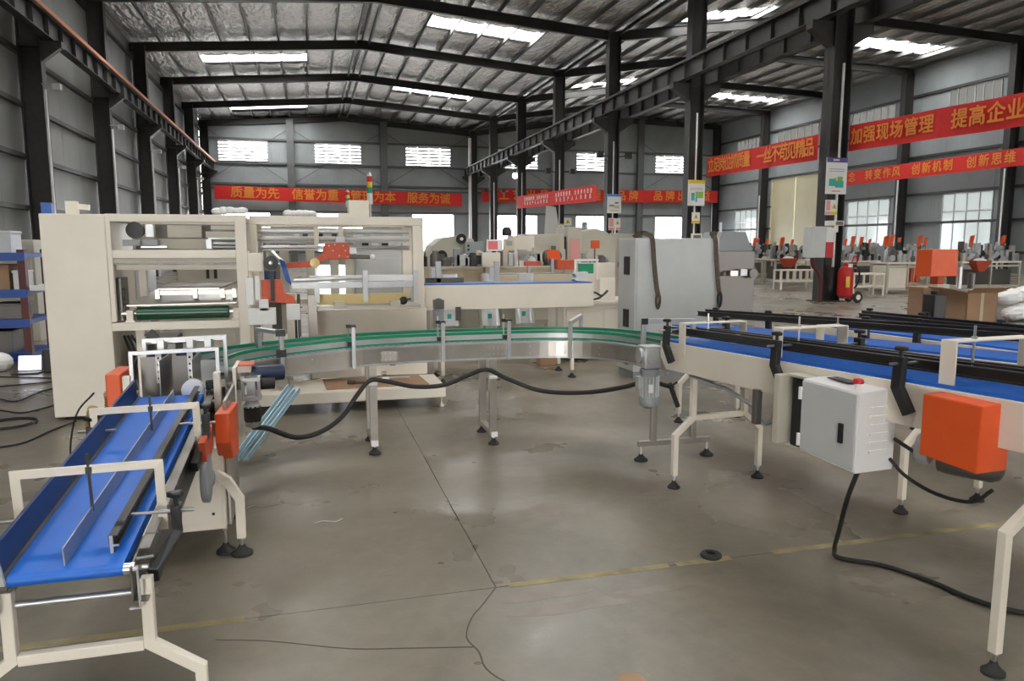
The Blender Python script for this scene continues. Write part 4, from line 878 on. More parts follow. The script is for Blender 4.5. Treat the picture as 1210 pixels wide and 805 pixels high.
for z in (.66, .89): MB().cyl(GZ(1.59, -.175, z - .03), GZ(1.59, -.175, z + .03), .009, 8).build('hinge', 'white', bx)
for q_ in range(6): MB().beam(GZ(1.9425, -.09, .68 + q_ * .04), GZ(1.9425, .015, .68 + q_ * .04), .008, .012).build('louvre', 'white', bx)
MB().cyl(GZ(1.88, -.11, .955), GZ(1.88, -.11, .985), .014, 10).build('button_collar', 'white', bx); MB().lathe([(.024, 0), (.026, .008), (.02, .02), (.005, .024)], GZ(1.88, -.11, .985), n=14).build('stop_button', 'red', bx, smooth=True)
MB().beam(GZ(1.66, -.05, .972), GZ(1.80, -.06, .972), .06, .004).build('top_vent', 'gunm', bx)
# orange drive guard and motor
og = MB().add([GZ(2.21, -.10, .745), GZ(2.47, -.10, .735), GZ(2.47, .06, .735), GZ(2.21, .06, .745), GZ(2.21, -.10, 1.0), GZ(2.47, -.10, 1.0), GZ(2.47, .06, 1.005), GZ(2.21, .06, 1.005)], [(0,3,2,1),(4,5,6,7),(0,1,5,4),(1,2,6,5),(2,3,7,6),(3,0,4,7)]).build('drive_guard', 'orange', t, bevel=.006, label='orange drive guard box')
mo = MB().lathe([(.03, 0), (.06, .01), (.065, .04), (.065, .20), (.05, .23), (.03, .24)], GZ(2.20, .02, .72), tuple(u * .9 + v * .4), 18).build('motor', 'gunm', t, smooth=True); MB().lathe([(.062, 0), (.067, .01), (.067, .04), (.06, .05)], GZ(2.12, .0, .74), tuple(u * .9 + v * .4), 18).build('motor_cowl', 'grey2', mo, smooth=True)
MB().tube(smoothline([GZ(1.95, .03, .64), GZ(2.05, .02, .59), GZ(2.2, .03, .555), GZ(2.35, .04, .57), GZ(2.42, .06, .64)], 5), .008).build('motor_lead', 'rubber', t); MB().tube([GZ(1.95, .05, .73), GZ(2.02, .05, .71), GZ(2.12, .02, .70)], .009).build('motor_lead', 'rubber', t)
MB().lathe([(.03, 0), (.032, .004), (.032, .05), (.02, .052)], GZ(.62, .16, 1.0), n=18).build('tape_roll', 'white', t, smooth=True)

right_conveyor('second blue belt conveyor on the right, in the middle of the three', (3.25, 6.25), math.atan(.075), 5.0, .865, 1.08, .42,
    [(1.9, .10, .04, .42)], [(.1, 1, 0), (.85, 1, 0), (1.9, 1, 0), (3.1, 1, 0)], [(.3, .467, .12), (2.75, .52, .12)], ((.22, .105, .045, .15), (.39, .105, .06, .02)))
right_conveyor('third blue belt conveyor on the right, farthest from the camera', (4.45, 5.60), math.atan(.075), 4.2, .885, .93, .44,
    [], [(.05, 1, 0), (.6, 1, 0), (1.3, 1, 0), (1.0, 0, 0)], [(.5, .467, .13), (2.6, .467, .13)], ((.25, .10, .04, .15), (.41, .10, .06, .02)))

# power cable from the control box across the floor, and a stray rubber ring
b0 = GZ(1.90, -.10, .583)
o = MB().tube(smoothline([b0, b0 + V(0, .06, -.16), V(2.52, 2.98, .18), V(2.60, 3.10, .03), V(2.575, 3.03, .013), V(2.72, 2.90, .012), V(2.81, 2.69, .012), V(2.85, 2.49, .012), V(2.96, 2.33, .012), V(3.3, 2.1, .012), V(3.8, 2.0, .012)], 6), .011, 8).build('power_cable', 'rubber', smooth=True)
tag(o, 'dark power cable hanging from the control box and trailing across the floor', 'cable')
o = MB().lathe([(.022, .0), (.05, 0), (.056, .008), (.05, .02), (.03, .026), (.022, .02), (.022, 0)], (1.96, 3.24, 0), n=22).build('rubber_foot', 'rubber', smooth=True); tag(o, 'loose black rubber ring lying on the yellow floor line', 'rubber ring')
o = MB().lathe([(.05, 0), (.055, .004), (.04, .012), (.004, .014)], (1.10, 2.33, 0), n=16).build('stain_disc', 'card', smooth=True); tag(o, 'small brown floor stain built as a low disc at the bottom edge', 'cap')  # stands for a brown floor stain, modelled as a low disc
for pts, lab in (([(-.42, 4.62), (-.38, 4.66), (-.30, 4.63), (-.2, 4.66)], 'bent wire scrap on the floor right of the left conveyor'), ([(-.02, 4.25), (.03, 4.28), (.1, 4.25), (.14, 4.29)], 'pale string scrap on the floor below the conduit')):
    tag(MB().tube(smoothline([V(x, y, .004) for x, y in pts], 4), .003, 6).build('wire_scrap', 'alu'), lab, 'scrap')

# ---- grey electrical cabinet with two lifting slings
t = thing('electrical_cabinet', 'tall light grey electrical cabinet standing behind the curved conveyor', 'cabinet', (4.3, 8.35, 0))
MB().box(3.74, 4.86, 8.10, 8.58, .08, 1.69).build('body', 'grey', t, bevel=.008); MB().box(3.76, 4.84, 8.12, 8.56, 0, .08).build('plinth', 'grey2', t)
MB().box(3.77, 4.83, 8.092, 8.10, .12, 1.66).build('door', 'grey', t, bevel=.004)
for z in (1.36, .26, .72): MB().box(3.732, 3.741, 8.24, 8.40, z - .11, z + .11).build('side_vent', 'black', t)
def sling(label, x, dx, ztop, zbot, side):
    t = thing('lifting_sling', label, 'sling', (x, 8.1, 1.0)); m = MB(); w = .055
    p = [V(x - .12 * side - .02, 8.30, 1.702), V(x - .08 * side, 8.22, 1.75), V(x - .03, 8.14, 1.735), V(x, 8.078, 1.68), V(x + dx * .3, 8.070, 1.4), V(x + dx * .75, 8.072, 1.12), V(x + dx, 8.07, zbot + .16)]
    m.path(smoothline(p, 4), w, .010, up=(0, -1, .01)); m.build('webbing', 'sling', t)
    c = V(x + dx, 8.066, zbot + .08); MB().path([c + V(.022 * math.cos(a), -.004 * math.sin(a * 2), .085 * math.sin(a)) for a in [2 * PI * i / 16 for i in range(16)]], .03, .012, up=(0, -1, 0), closed=True).build('eye_loop', 'sling' if side > 0 else 'rubber', t)
sling('brown lifting sling draped over the left of the grey cabinet', 3.95, .09, 1.7, .86, 1)
sling('brown lifting sling draped over the right corner of the grey cabinet', 4.79, .08, 1.7, .86, -1)

# ================================================================== background
def rbox(m, x0, x1, y0, y1, z0, z1): return m.box(x0, x1, y0, y1, z0, z1)
# cream outfeed conveyor with blue belt, behind the curved conveyor
t = thing('outfeed_conveyor', 'cream outfeed conveyor with thin blue belt leading away behind the machine', 'conveyor', (2.3, 8.6, 0))
for y in (8.38, 8.82): MB().box(1.26, 3.33, y - .012, y + .012, .865, 1.15).build('side_frame', 'cream', t, bevel=.004)
MB().box(1.24, 3.32, 8.4, 8.8, 1.145, 1.162).build('belt', 'bluep', t); MB().box(3.29, 3.33, 8.4, 8.8, .9, 1.14).build('end_plate', 'cream', t)
for x in (1.42, 3.02):
    for y, s in ((8.44, -1), (8.86, 1)):
        lg = MB().path([(x, y, .83), (x, y, .50), (x + .05, y + s * .04, .36), (x + .05, y + s * .04, .09)], .04, .04, up=(0, 1, 0)).build('leg', 'cream', t, bevel=.003)
        m = MB(); pad = foot(m, x + .05, y + s * .04, .1, .05); pad.build('foot_pad', 'rubber', lg, smooth=True)
MB().box(1.62, 1.68, 8.34, 8.37, .74, .9).build('sensor_clip', 'gunm', t)
for x in (1.45, 2.15): MB().box(x - .03, x + .03, 8.5, 8.53, 1.16, 1.42).box(x - .09, x - .04, 8.5, 8.53, 1.2, 1.34).build('guide_post', 'alu', t, bevel=.003)
MB().box(1.3, 1.75, 8.5, 8.56, 1.17, 1.23).build('guide_block', 'gunm', t)
def bag(label, x0, x1, y, z0, z1, green):
    t = thing('plastic_bag', label, 'plastic bag', ((x0 + x1) / 2, y, z0)); rr = random.Random(int(x0 * 99)); rings = []
    for k in range(9):
        f = k / 8; z = z1 + (z0 - z1) * f; w = (x1 - x0) / 2 * (1 - .12 * math.sin(f * 5)); d = .035 + .02 * math.sin(f * 4 + x0)
        c = (x0 + x1) / 2 + .01 * math.sin(f * 7)
        rings.append([V(c + w * math.cos(a), y + d * math.sin(a) * (1 + .3 * rr.random()), z + .008 * rr.random()) for a in [2 * PI * i / 12 for i in range(12)]])
    MB().loft(rings).build('bag_body', 'film', t, smooth=True)
    if green: MB().box(x0 - .03, x0 + .04, y - .05, y - .04, z0 + .22, z0 + .55).build('bag_print', 'green', t, label='green printed band')
    MB().box(x0 + .05, x0 + .10, y - .066, y - .058, z0 + .1, z0 + .16).build('bag_label', 'teal', t)
bag('clear plastic bag hanging at the left end of the cream outfeed conveyor', 1.57, 1.76, 8.95, .61, 1.25, False)
bag('clear plastic bag with a green band hanging from the outfeed conveyor', 2.08, 2.29, 8.95, .60, 1.25, True)
bag('clear plastic bag hanging at the middle of the cream outfeed conveyor, no print', 2.52, 2.74, 8.95, .62, 1.25, False)
tag(MB().loft([[V(3.24 + a * (.085 + .02 * math.sin(k * 2.3 + a)), 8.6 + b * (.06 + .01 * math.sin(k * 3.1)), 1.164 + .022 * k + .004 + .004 * a * b) for a, b in ((-1,-1),(-.2,-1.2),(.5,-1.1),(1,-1),(1.1,0),(1,1),(0,1.1),(-1,1))] for k in range(6)]).build('white_pouch', 'cloth', smooth=True), 'white stuffed pouch standing on the end of the outfeed conveyor', 'pouch')
tag(MB().box(2.95, 3.2, 9.3, 9.5, 0, .28).build('carton', 'card', bevel=.004), 'small brown carton on the floor under the outfeed conveyor', 'box')
# cream counter right of it
t = thing('work_counter', 'long cream counter standing between the outfeed conveyor and the grey cabinet', 'counter', (3.7, 9.9, 0))
MB().box(3.38, 4.55, 9.6, 10.3, .05, .80).build('body', 'cream', t, bevel=.006); MB().box(3.34, 4.6, 9.55, 10.35, .80, .84).build('top', 'cream', t, bevel=.004)
for x in (3.68, 4.22): MB().box(x - .25, x + .25, 9.592, 9.6, .1, .75).build('door', 'cream', t, bevel=.003)
tag(MB().box(4.0, 4.2, 9.8, 10.0, .84, 1.12).box(3.98, 4.22, 9.78, 9.8, .84, 1.14).build('tool_box', 'cream', bevel=.004), 'open cream box standing on the long cream counter', 'box')
tag(MB().tube(smoothline([V(3.75, 9.7, .87), V(3.85, 9.68, .95), V(3.98, 9.7, .90), V(4.05, 9.66, .97), V(3.9, 9.62, .87), V(3.7, 9.63, .85)], 5), .015).build('cable_coil', 'rubber'), 'black cable coil lying on the long cream counter', 'cable')

# grey control cabinet seen through the wide frame, and cream office-like cupboard behind the tall frame
t = thing('control_cabinet', 'silver grey control cabinet behind the wide cream frame', 'cabinet', (.85, 9.6, 0))
MB().box(.55, 1.12, 9.3, 9.9, .05, 1.75).build('body', 'grey', t, bevel=.006); MB().box(.57, 1.10, 9.29, 9.3, .1, 1.45).build('door', 'grey', t, bevel=.003)
for x in (.64, .76, .88): MB().box(x, x + .08, 9.285, 9.30, 1.6, 1.68).build('meter', 'black' if x != .76 else 'white', t)
t = thing('cupboard', 'cream two-door cupboard with black handles behind the green roller', 'cupboard', (-1.2, 11.3, 0))
MB().box(-1.75, -.85, 11.0, 11.5, .05, 1.55).build('body', 'cream2', t, bevel=.005)
for x0, x1, hx in ((-1.73, -1.31, -1.35), (-1.29, -.87, -1.25)):
    d = MB().box(x0, x1, 10.985, 11.0, .1, 1.5).build('door', 'cream2', t, bevel=.003); MB().box(hx - .02, hx + .02, 10.96, 10.985, 1.15, 1.42).build('handle', 'black', d)
for x, c, lab in ((-2.35, 'gunm', 'dark machine block left of the cream cupboard'), (-.55, 'gunm', 'dark machine block right of the cream cupboard')):
    t = thing('machine_block', lab, 'machine', (x, 11.2, 0)); MB().box(x - .25, x + .25, 10.9, 11.5, 0, 1.35).build('body', c, t, bevel=.02); MB().box(x - .2, x + .1, 10.88, 10.9, .9, 1.25).build('panel', 'navy', t); MB().lathe([(.1, 0), (.1, .3)], (x, 11.2, 1.35), n=14).build('drum', 'stain', t)
t = thing('guide_frame', 'open cream profile frame standing behind the orange gripper head', 'frame', (.1, 9.3, 0))
for x in (-.28, .02, .30, .48): MB().box(x - .05, x + .05, 9.2, 9.3, 0, 1.7).build('post', 'cream2', t)
MB().box(-.33, .53, 9.2, 9.3, 1.62, 1.7).build('rail', 'cream2', t); MB().box(-.33, .53, 9.2, 9.3, .9, .96).build('rail', 'cream2', t)

# row of folding and packing machines further back in the centre
def clutter(t, x0, x1, y, z0, n, seed, h=.25):
    rr = random.Random(seed)
    for k in range(n):
        x = x0 + (x1 - x0) * (k + .5) / n; w = .04 + .06 * rr.random(); hh = h * (.4 + .6 * rr.random()); c = rr.choice(['alu', 'gunm', 'stain', 'cream2', 'black', 'grey2', 'alu'])
        m = MB()
        if rr.random() < .5: m.box(x - w, x + w, y - .05, y + .05, z0, z0 + hh); m.build('block', c, t, bevel=.004)
        elif rr.random() < .5: m.lathe([(w, 0), (w, hh * .7), (w * .5, hh)], (x, y, z0), n=12); m.build('cylinder', c, t, smooth=True)
        else: m.lathe([(w * .3, 0), (w * 1.1, .005), (w * 1.1, .04), (w * .3, .045)], (x, y, z0 + hh * .6), (0, -1, 0), 14); m.cyl((x, y, z0), (x, y, z0 + hh * .6), .015, 6).build('stem', 'gunm', t); m = m.build('wheel', c, t, smooth=True) if 0 else m; MB().lathe([(w * .3, 0), (w * 1.1, .005), (w * 1.1, .04), (w * .3, .045)], (x, y - .02, z0 + hh * .6), (0, -1, 0), 14).build('wheel', c, t, smooth=True)
t = thing('packing_bench', 'long low cream bench with brownish side behind the outfeed conveyor', 'bench', (2.8, 12.2, 0))
MB().box(1.4, 4.4, 12.0, 12.7, .95, 1.22).build('bed', 'ltan', t, bevel=.006); MB().box(1.35, 4.45, 11.95, 12.75, 1.22, 1.26).build('top', 'cream2', t)
for x in (1.5, 2.9, 4.3):
    for y in (12.05, 12.6): MB().box(x - .03, x + .03, y - .03, y + .03, 0, .95).build('leg', 'cream2', t)
clutter(t, 1.5, 4.3, 12.2, 1.26, 30, 5, .30); clutter(t, 1.6, 4.2, 12.5, 1.26, 20, 6, .36)
t = thing('folding_machine', 'cream machine with a rounded hood and a black reel behind the bench', 'machine', (2.3, 13.2, 0))
MB().prism([(2.05, 13.0, 0), (2.95, 13.0, 0), (2.95, 13.0, 1.45), (2.85, 13.0, 1.72), (2.6, 13.0, 1.78), (2.3, 13.0, 1.74), (2.12, 13.0, 1.6), (2.05, 13.0, 1.4)], (0, .8, 0)).build('hood', 'cream2', t, bevel=.01)
MB().lathe([(.02, -.002), (.09, 0), (.09, .05), (.02, .052)], (2.62, 12.95, 1.72), (0, -1, 0), 18).build('reel', 'black', t, smooth=True); MB().lathe([(.03, 0), (.03, .01)], (2.62, 12.895, 1.72), (0, -1, 0), 10).build('reel_hub', 'white', t)
MB().box(2.68, 3.02, 12.9, 12.96, 1.44, 1.67).build('panel', 'grey2', t, bevel=.004)
for z in (1.45, 1.53, 1.6): MB().cyl((2.74, 12.9, z), (2.74, 12.885, z), .022, 8).build('button', 'black', t)
MB().box(2.06, 2.94, 12.98, 13.0, 1.20, 1.34).build('brown_strip', 'card', t)
t = thing('control_desk', 'cream control desk carrying a lit red screen, between the far machines', 'desk', (2.95, 11.7, 0))
MB().box(2.68, 2.98, 11.55, 11.85, 1.26, 1.49).build('box', 'cream', t, bevel=.005); MB().box(2.75, 2.9, 11.6, 11.8, 0, 1.26).build('pedestal', 'cream2', t); MB().box(2.6, 2.67, 11.6, 11.8, 1.3, 1.45).build('side_vent', 'black', t)
sc_ = MB().box(2.80, 3.07, 11.75, 11.80, 1.515, 1.70).build('monitor', 'white', t, bevel=.004); MB().box(2.825, 2.985, 11.745, 11.75, 1.54, 1.675).build('screen', 'screen_red', sc_); MB().box(2.9, 2.96, 11.77, 11.8, 1.49, 1.52).build('neck', 'black', t)
s2 = MB().box(3.09, 3.27, 11.75, 11.8, 1.53, 1.715).build('operator_panel', 'ltan', t, bevel=.004); MB().box(3.13, 3.23, 11.745, 11.75, 1.60, 1.68).build('screen', 'screen_grey', s2)
t = thing('sealing_machine', 'square cream sealing head on a machine right of the lit red screen', 'machine', (3.7, 13.0, 0))
MB().box(3.35, 4.0, 12.9, 13.5, 0, 1.3).build('body', 'cream2', t, bevel=.008); MB().box(3.55, 3.95, 12.85, 13.3, 1.5, 1.78).build('head', 'cream', t, bevel=.008); MB().box(3.6, 3.7, 12.9, 13.2, 1.3, 1.5).build('neck', 'grey2', t); MB().lathe([(.09, 0), (.09, .1), (.05, .16)], (3.5, 13.1, 1.78), n=12).build('cap', 'black', t, smooth=True)
clutter(t, 3.3, 4.1, 12.97, 1.30, 6, 9, .3)
t = thing('reel_stand', 'tall pale machine wall with a painted dark gap behind the orange guards', 'machine', (5.1, 15.5, 0))
for x0, x1, z1, c in ((4.5, 5.35, 1.85, 'cream2'), (5.42, 5.75, 2.0, 'cream2')): MB().box(x0, x1, 15.2, 16.0, 0, z1).build('panel', c, t, bevel=.01)
MB().box(5.35, 5.42, 15.3, 15.9, 0, 1.8).build('gap', 'black', t)  # solid black strip painting the shade between the two panels
for x, z in ((4.7, 1.5), (4.9, 1.3), (5.1, 1.55), (4.8, 1.1)): MB().box(x - .05, x + .05, 15.17, 15.2, z - .07, z + .05).build('plate', 'gunm', t)
MB().box(5.48, 5.7, 15.18, 15.2, 1.2, 1.75).build('notice', 'pink', t)
t = thing('domed_machine', 'cream machine with a domed top and small chimney, framed by the bright window', 'machine', (6.3, 16.5, 0))
MB().prism([(5.95, 16.2, 0), (7.0, 16.2, 0), (7.0, 16.2, 1.75), (6.7, 16.2, 1.95), (6.45, 16.2, 2.0), (6.2, 16.2, 1.95), (5.95, 16.2, 1.78)], (0, .9, 0)).build('body', 'cream2', t, bevel=.01); MB().cyl((6.35, 16.6, 1.95), (6.35, 16.6, 2.16), .07, 10).build('chimney', 'grey2', t)
t = thing('test_bench', 'small cream bench with an orange square and chrome parts under the domed machine', 'bench', (5.3, 13.2, 0))
MB().box(4.95, 5.6, 13.0, 13.6, 0, 1.28).build('body', 'cream', t, bevel=.006); clutter(t, 5.0, 5.55, 13.2, 1.28, 5, 21, .22); MB().box(5.15, 5.32, 13.1, 13.13, 1.55, 1.7).build('orange_plate', 'orange', t); MB().cyl((5.23, 13.12, 1.28), (5.23, 13.12, 1.56), .012, 6).build('plate_stem', 'gunm', t)
t = thing('infeed_belt', 'low brown-sided belt with orange guards behind the outfeed conveyor', 'conveyor', (3.7, 11.0, 0))
MB().box(2.6, 4.2, 10.9, 11.3, 1.02, 1.16).build('bed', 'ltan', t, bevel=.005); MB().box(2.6, 4.2, 10.92, 11.28, 1.16, 1.175).build('belt', 'grey2', t)
for x in (2.75, 4.0):
    for y in (10.95, 11.25): MB().box(x - .025, x + .025, y - .025, y + .025, 0, 1.02).build('leg', 'cream2', t)
MB().prism([(3.57, 11.0, 1.40), (3.82, 11.0, 1.38), (3.79, 11.0, 1.53), (3.60, 11.0, 1.545)], (0, .15, 0)).build('guard', 'orange', t, bevel=.006); MB().box(3.74, 4.04, 10.95, 11.1, 1.235, 1.38).build('guard', 'redo', t, bevel=.006); MB().box(3.22, 3.48, 10.95, 11.05, 1.295, 1.36).build('guard', 'redo', t, bevel=.006); MB().hull_ball((3.56, 11.02, 1.43), .07, 10, 7, (.6, 1, 1.4)).build('belt_pulley', 'gunm', t, smooth=True)
for x in (3.3, 3.68, 3.9): MB().box(x - .02, x + .02, 11.0, 11.04, 1.16, 1.40 if x < 3.8 else 1.24).build('guard_post', 'alu', t)
t = thing('bottle_frame', 'small white frame with green parts beside the orange guards', 'frame', (4.05, 10.6, 0))
for x in (3.88, 4.23): MB().box(x - .015, x + .015, 10.5, 10.53, .84, 1.39).build('post', 'white', t)
MB().box(3.87, 4.25, 10.5, 10.53, 1.37, 1.4).build('bar', 'white', t); MB().box(3.95, 4.18, 10.53, 10.58, 1.18, 1.33).build('green_panel', 'green', t)
MB().box(3.85, 4.26, 10.45, 10.75, .0, .84).build('base', 'cream2', t)
tag(MB().prism([(11.7, 36, 3.6), (12.2, 36, 3.55), (12.45, 36, 2.1), (11.6, 36, 2.1)], (0, .08, 0)).box(11.95, 12.05, 35.98, 36.1, 0, 2.2).build('cloth_bundle', 'cloth'), 'pale cloth hung on a post in front of the far windows', 'cloth')
for k, (x, y, w, h, lab) in enumerate(((8.9, 20, 1.2, 1.95, 'pale squat machine far behind the left edge of the grey cabinet'), (9.0, 14.3, .95, 1.9, 'dark lidded machine behind the right edge of the grey cabinet'), (11.0, 22, 1.5, 1.6, 'pale machine far behind the grey cabinet, right of its middle'), (7.2, 22, 1.4, 1.7, 'pale machine between the blue-headed notice column and the domed machine'))):
    t = thing('machine', lab, 'machine', (x, y, 0)); MB().box(x - w/2, x + w/2, y, y + 1, 0, h * .78).build('body', 'cream2' if k != 1 else 'gunm', t, bevel=.01)
    MB().prism([(x - w/2, y + .1, h * .78), (x + w/2, y + .1, h * .78), (x + w * .3, y + .1, h), (x - w * .3, y + .1, h)], (0, .8, 0)).build('hood', 'cream2' if k != 1 else 'grey2', t, bevel=.01); clutter(t, x - w/2, x + w/2, y - .1, h * .5, 4, k + 40, .2)
    MB().cyl((x - .1, y + .5, h), (x - .1, y + .5, h + .22), .03, 8).build('pole', 'white', t)

# ---- workstations of the right-hand bay
def station(name, label, x, y, w, seed, hop, kind=0, group=None):
    t = thing(name, label, 'workstation', (x, y, 0), 0, group); rr = random.Random(seed); d = .8; h = 1.05
    MB().box(x - w/2, x + w/2, y, y + d, h - .06, h).build('tabletop', 'cream', t, bevel=.004)
    for sx in (-1, 1):
        for yy in (y + .04, y + d - .04): MB().box(x + sx * (w/2 - .05) - .035, x + sx * (w/2 - .05) + .035, yy - .035, yy + .035, 0, h - .06).build('leg', 'cream2', t)
    MB().box(x - .03, x + .03, y, y + .06, .1, h - .06).build('leg', 'cream2', t)
    for z in (.12, h - .2): MB().box(x - w/2 + .05, x + w/2 - .05, y + .02, y + .06, z, z + .07).build('rail', 'cream2', t)
    if kind == 1:
        MB().box(x - w/2 + .05, x - .05, y + .03, y + d, .15, h - .1).build('side_panel', 'cream', t)
        for k in range(3): MB().box(x + .12 + k * .26, x + .26 + k * .26, y + .3, y + .4, .35, .85).build('orange_part', 'orange' if k != 1 else 'redo', t, bevel=.006)
        MB().box(x - w/2, x + w/2, y + d - .05, y + d, .1, h).build('back_panel', 'cream2', t)
    else: MB().box(x - w/2 + .1, x + w/2 - .1, y + .3, y + .7, .2, .75).build('dark_gearbox', 'gunm', t, bevel=.02)
    clutter(t, x - w/2 + .05, x + w/2 - .05, y + .35, h, int(w * 11), seed, .70)
    clutter(t, x - w/2 + .1, x + w/2 - .1, y + .12, h, int(w * 9), seed + 1, .42)
    for k, hx in enumerate(hop):
        hp = MB().loft([[V(hx + a * .34, y - .12 + b * .2, 1.08) for a, b in ((-1,-1),(1,-1),(1,1),(-1,1))], [V(hx + a * .32, y - .12 + b * .18, .98) for a, b in ((-1,-1),(1,-1),(1,1),(-1,1))], [V(hx + a * .12, y - .12 + b * .1, .70) for a, b in ((-1,-1),(1,-1),(1,1),(-1,1))]]); hp.build('hopper', 'redo', t, label='orange funnel hopper')
        MB().hull_ball((hx, y - .12, 1.06), .26, 10, 6, (1.1, .6, .4)).build('paper_pile', 'paper', t, smooth=True)
    for k in range(2):
        lx = x - w * .35 + k * w * .6 + rr.random() * .2
        MB().prism([(lx, y + .3, 1.55), (lx + .14, y + .3, 1.6), (lx + .22, y + .3, 1.98), (lx + .06, y + .3, 1.95)], (0, .06, 0)).build('orange_lever', 'orange', t, bevel=.006); MB().cyl((lx + .1, y + .33, h), (lx + .1, y + .33, 1.6), .04, 8).build('lever_post', 'gunm', t)
    MB().lathe([(.02, 0), (.16, .01), (.16, .05), (.02, .06)], (x + w * .2, y + .25, 1.45), (0, -1, 0), 18).build('flywheel', 'grey2', t, smooth=True); MB().cyl((x + w * .2, y + .25, h), (x + w * .2, y + .25, 1.45), .05, 8).build('wheel_post', 'gunm', t)
GRP = 'workstations in the right-hand bay'
station('workstation', 'cream workstation with an orange hopper right behind the grey cabinet', 18.6, 28.9, 2.0, 11, [18.1], group=GRP)
station('workstation', 'cream workstation with an orange hopper left of the fire safety column', 19.9, 27.0, 2.1, 12, [19.4], group=GRP)
station('workstation', 'cream workstation with orange levers right behind the fire extinguisher', 20.4, 23.2, 2.3, 13, [], group=GRP)
station('workstation', 'cream workstation with orange parts stored under its top', 19.6, 20.6, 1.75, 14, [], 1, group=GRP)
station('workstation', 'wide cream workstation under the right wall window at the frame edge', 23.6, 21.0, 2.7, 15, [22.9], group=GRP)
station('workstation', 'farther cream workstation between the two right wall windows', 26.5, 27.5, 2.4, 16, [], group=GRP)
station('workstation', 'distant cream workstation below the cream sliding door', 25.5, 36.0, 2.6, 17, [], group=GRP)
station('workstation', 'cream workstation far behind the one with the orange hopper by the column', 23.0, 33.2, 2.3, 18, [], group=GRP)
station('workstation', 'distant cream workstation left of the near right wall window', 29.0, 34.0, 2.6, 19, [], group=GRP)
station('workstation', 'distant cream workstation directly behind the grey cabinet corner', 19.6, 38.0, 2.4, 20, [], group=GRP)
station('workstation', 'cream workstation between the fire extinguisher and the orange square guard', 22.4, 25.2, 2.0, 21, [], group=GRP)
def stool(name, label, x, y, w, n):
    t = thing(name, label, 'stand', (x, y, 0))
    for z in (.68, .28): MB().box(x - w/2, x + w/2, y, y + .5, z, z + .05).build('frame', 'cream', t)
    for k in range(n):
        for yy in (y + .03, y + .47): xx = x - w/2 + .03 + (w - .06) * k / (n - 1); MB().box(xx - .025, xx + .025, yy - .025, yy + .025, 0 if k in (0, n - 1) else .28, .68).build('upright', 'cream', t)
stool('low_stand', 'low open cream stand left of the fire safety column', 17.35, 23.4, 1.45, 6); stool('low_stand', 'low open cream stand right of the fire extinguisher', 17.25, 19.7, 1.2, 4)
tag(MB().prism([(22.6, 45, 0), (24.6, 45, 0), (24.6, 45, 1.9), (22.6, 45, 1.9)], (0, 1, 0)).box(22.4, 24.8, 44.95, 45.0, 1.9, 2.05).build('crate_stack', 'card', bevel=.02), 'brown crate far back below the cream sliding door', 'crate')

# fire safety box and wheeled extinguisher at the nearest column
t = thing('fire_box', 'grey steel box with a red and white notice on the nearest column', 'box', (13.75, 17.75, 1.2))
MB().box(13.42, 14.05, 17.62, 17.97, 1.27, 2.13).build('body', 'grey', t, bevel=.008); MB().box(13.90, 14.14, 17.60, 17.62, 1.70, 2.10).build('paper_notice', 'paper', t); MB().box(13.90, 14.14, 17.60, 17.62, 1.27, 1.70).build('red_notice', 'red', t)
MB().tube(smoothline([V(13.62, 17.8, 1.27), V(13.66, 17.8, 1.05), V(13.85, 17.82, .85), V(13.95, 17.82, .5), V(13.95, 17.84, .03)], 5), .06, 8).build('riser_pipe', 'rackr', t)
t = thing('meter_box', 'small cream meter box on the nearest column above the red notice', 'box', (14.2, 17.9, 2.1)); MB().box(14.10, 14.60, 17.78, 17.97, 2.16, 2.30).build('body', 'cream', t, bevel=.006); MB().box(14.32, 14.56, 17.775, 17.78, 2.18, 2.28).build('window', 'gunm', t); MB().box(14.3, 14.45, 17.82, 17.97, 1.98, 2.16).build('outlet', 'white', t)
t = thing('fire_extinguisher', 'red wheeled fire extinguisher standing at the foot of the nearest column', 'fire extinguisher', (14.65, 17.7, 0))
MB().lathe([(.10, .16), (.19, .20), (.21, .28), (.21, .86), (.17, .98), (.08, 1.04), (.07, 1.12), (.03, 1.14)], (14.55, 17.7, 0), n=20).build('tank', 'red', t, smooth=True)
MB().box(14.40, 14.52, 17.485, 17.50, .45, .75).build('tank_label', 'yellow', t); MB().box(14.5, 14.62, 17.52, 17.56, 1.0, 1.1).build('tag', 'paper', t)
for y in (17.55, 17.9):
    wh = MB().lathe([(.07, 0), (.15, .01), (.165, .03), (.15, .05), (.07, .06)], (14.84, y, .165), (0, -1, 0), 20).build('wheel', 'rubber', t, smooth=True); MB().lathe([(.075, 0), (.075, .064), (.03, .07)], (14.84, y + .002, .165), (0, -1, 0), 14).build('hub', 'cream', wh, smooth=True)
MB().tube([(14.78, 17.62, 1.02), (14.86, 17.62, 1.2), (14.90, 17.62, 1.30), (14.90, 17.82, 1.30), (14.86, 17.82, 1.2), (14.78, 17.82, 1.02), (14.70, 17.82, .3)], .02).build('handle', 'red', t); MB().tube(smoothline([V(14.6, 17.6, 1.08), V(14.78, 17.52, 1.0), V(14.84, 17.5, .75), V(14.76, 17.5, .5), V(14.7, 17.52, .42)], 5), .025).build('hose', 'rubber', t)
MB().beam((14.45, 17.7, .16), (14.84, 17.7, .16), .12, .06).build('chassis', 'red', t)
t.location.y -= .16

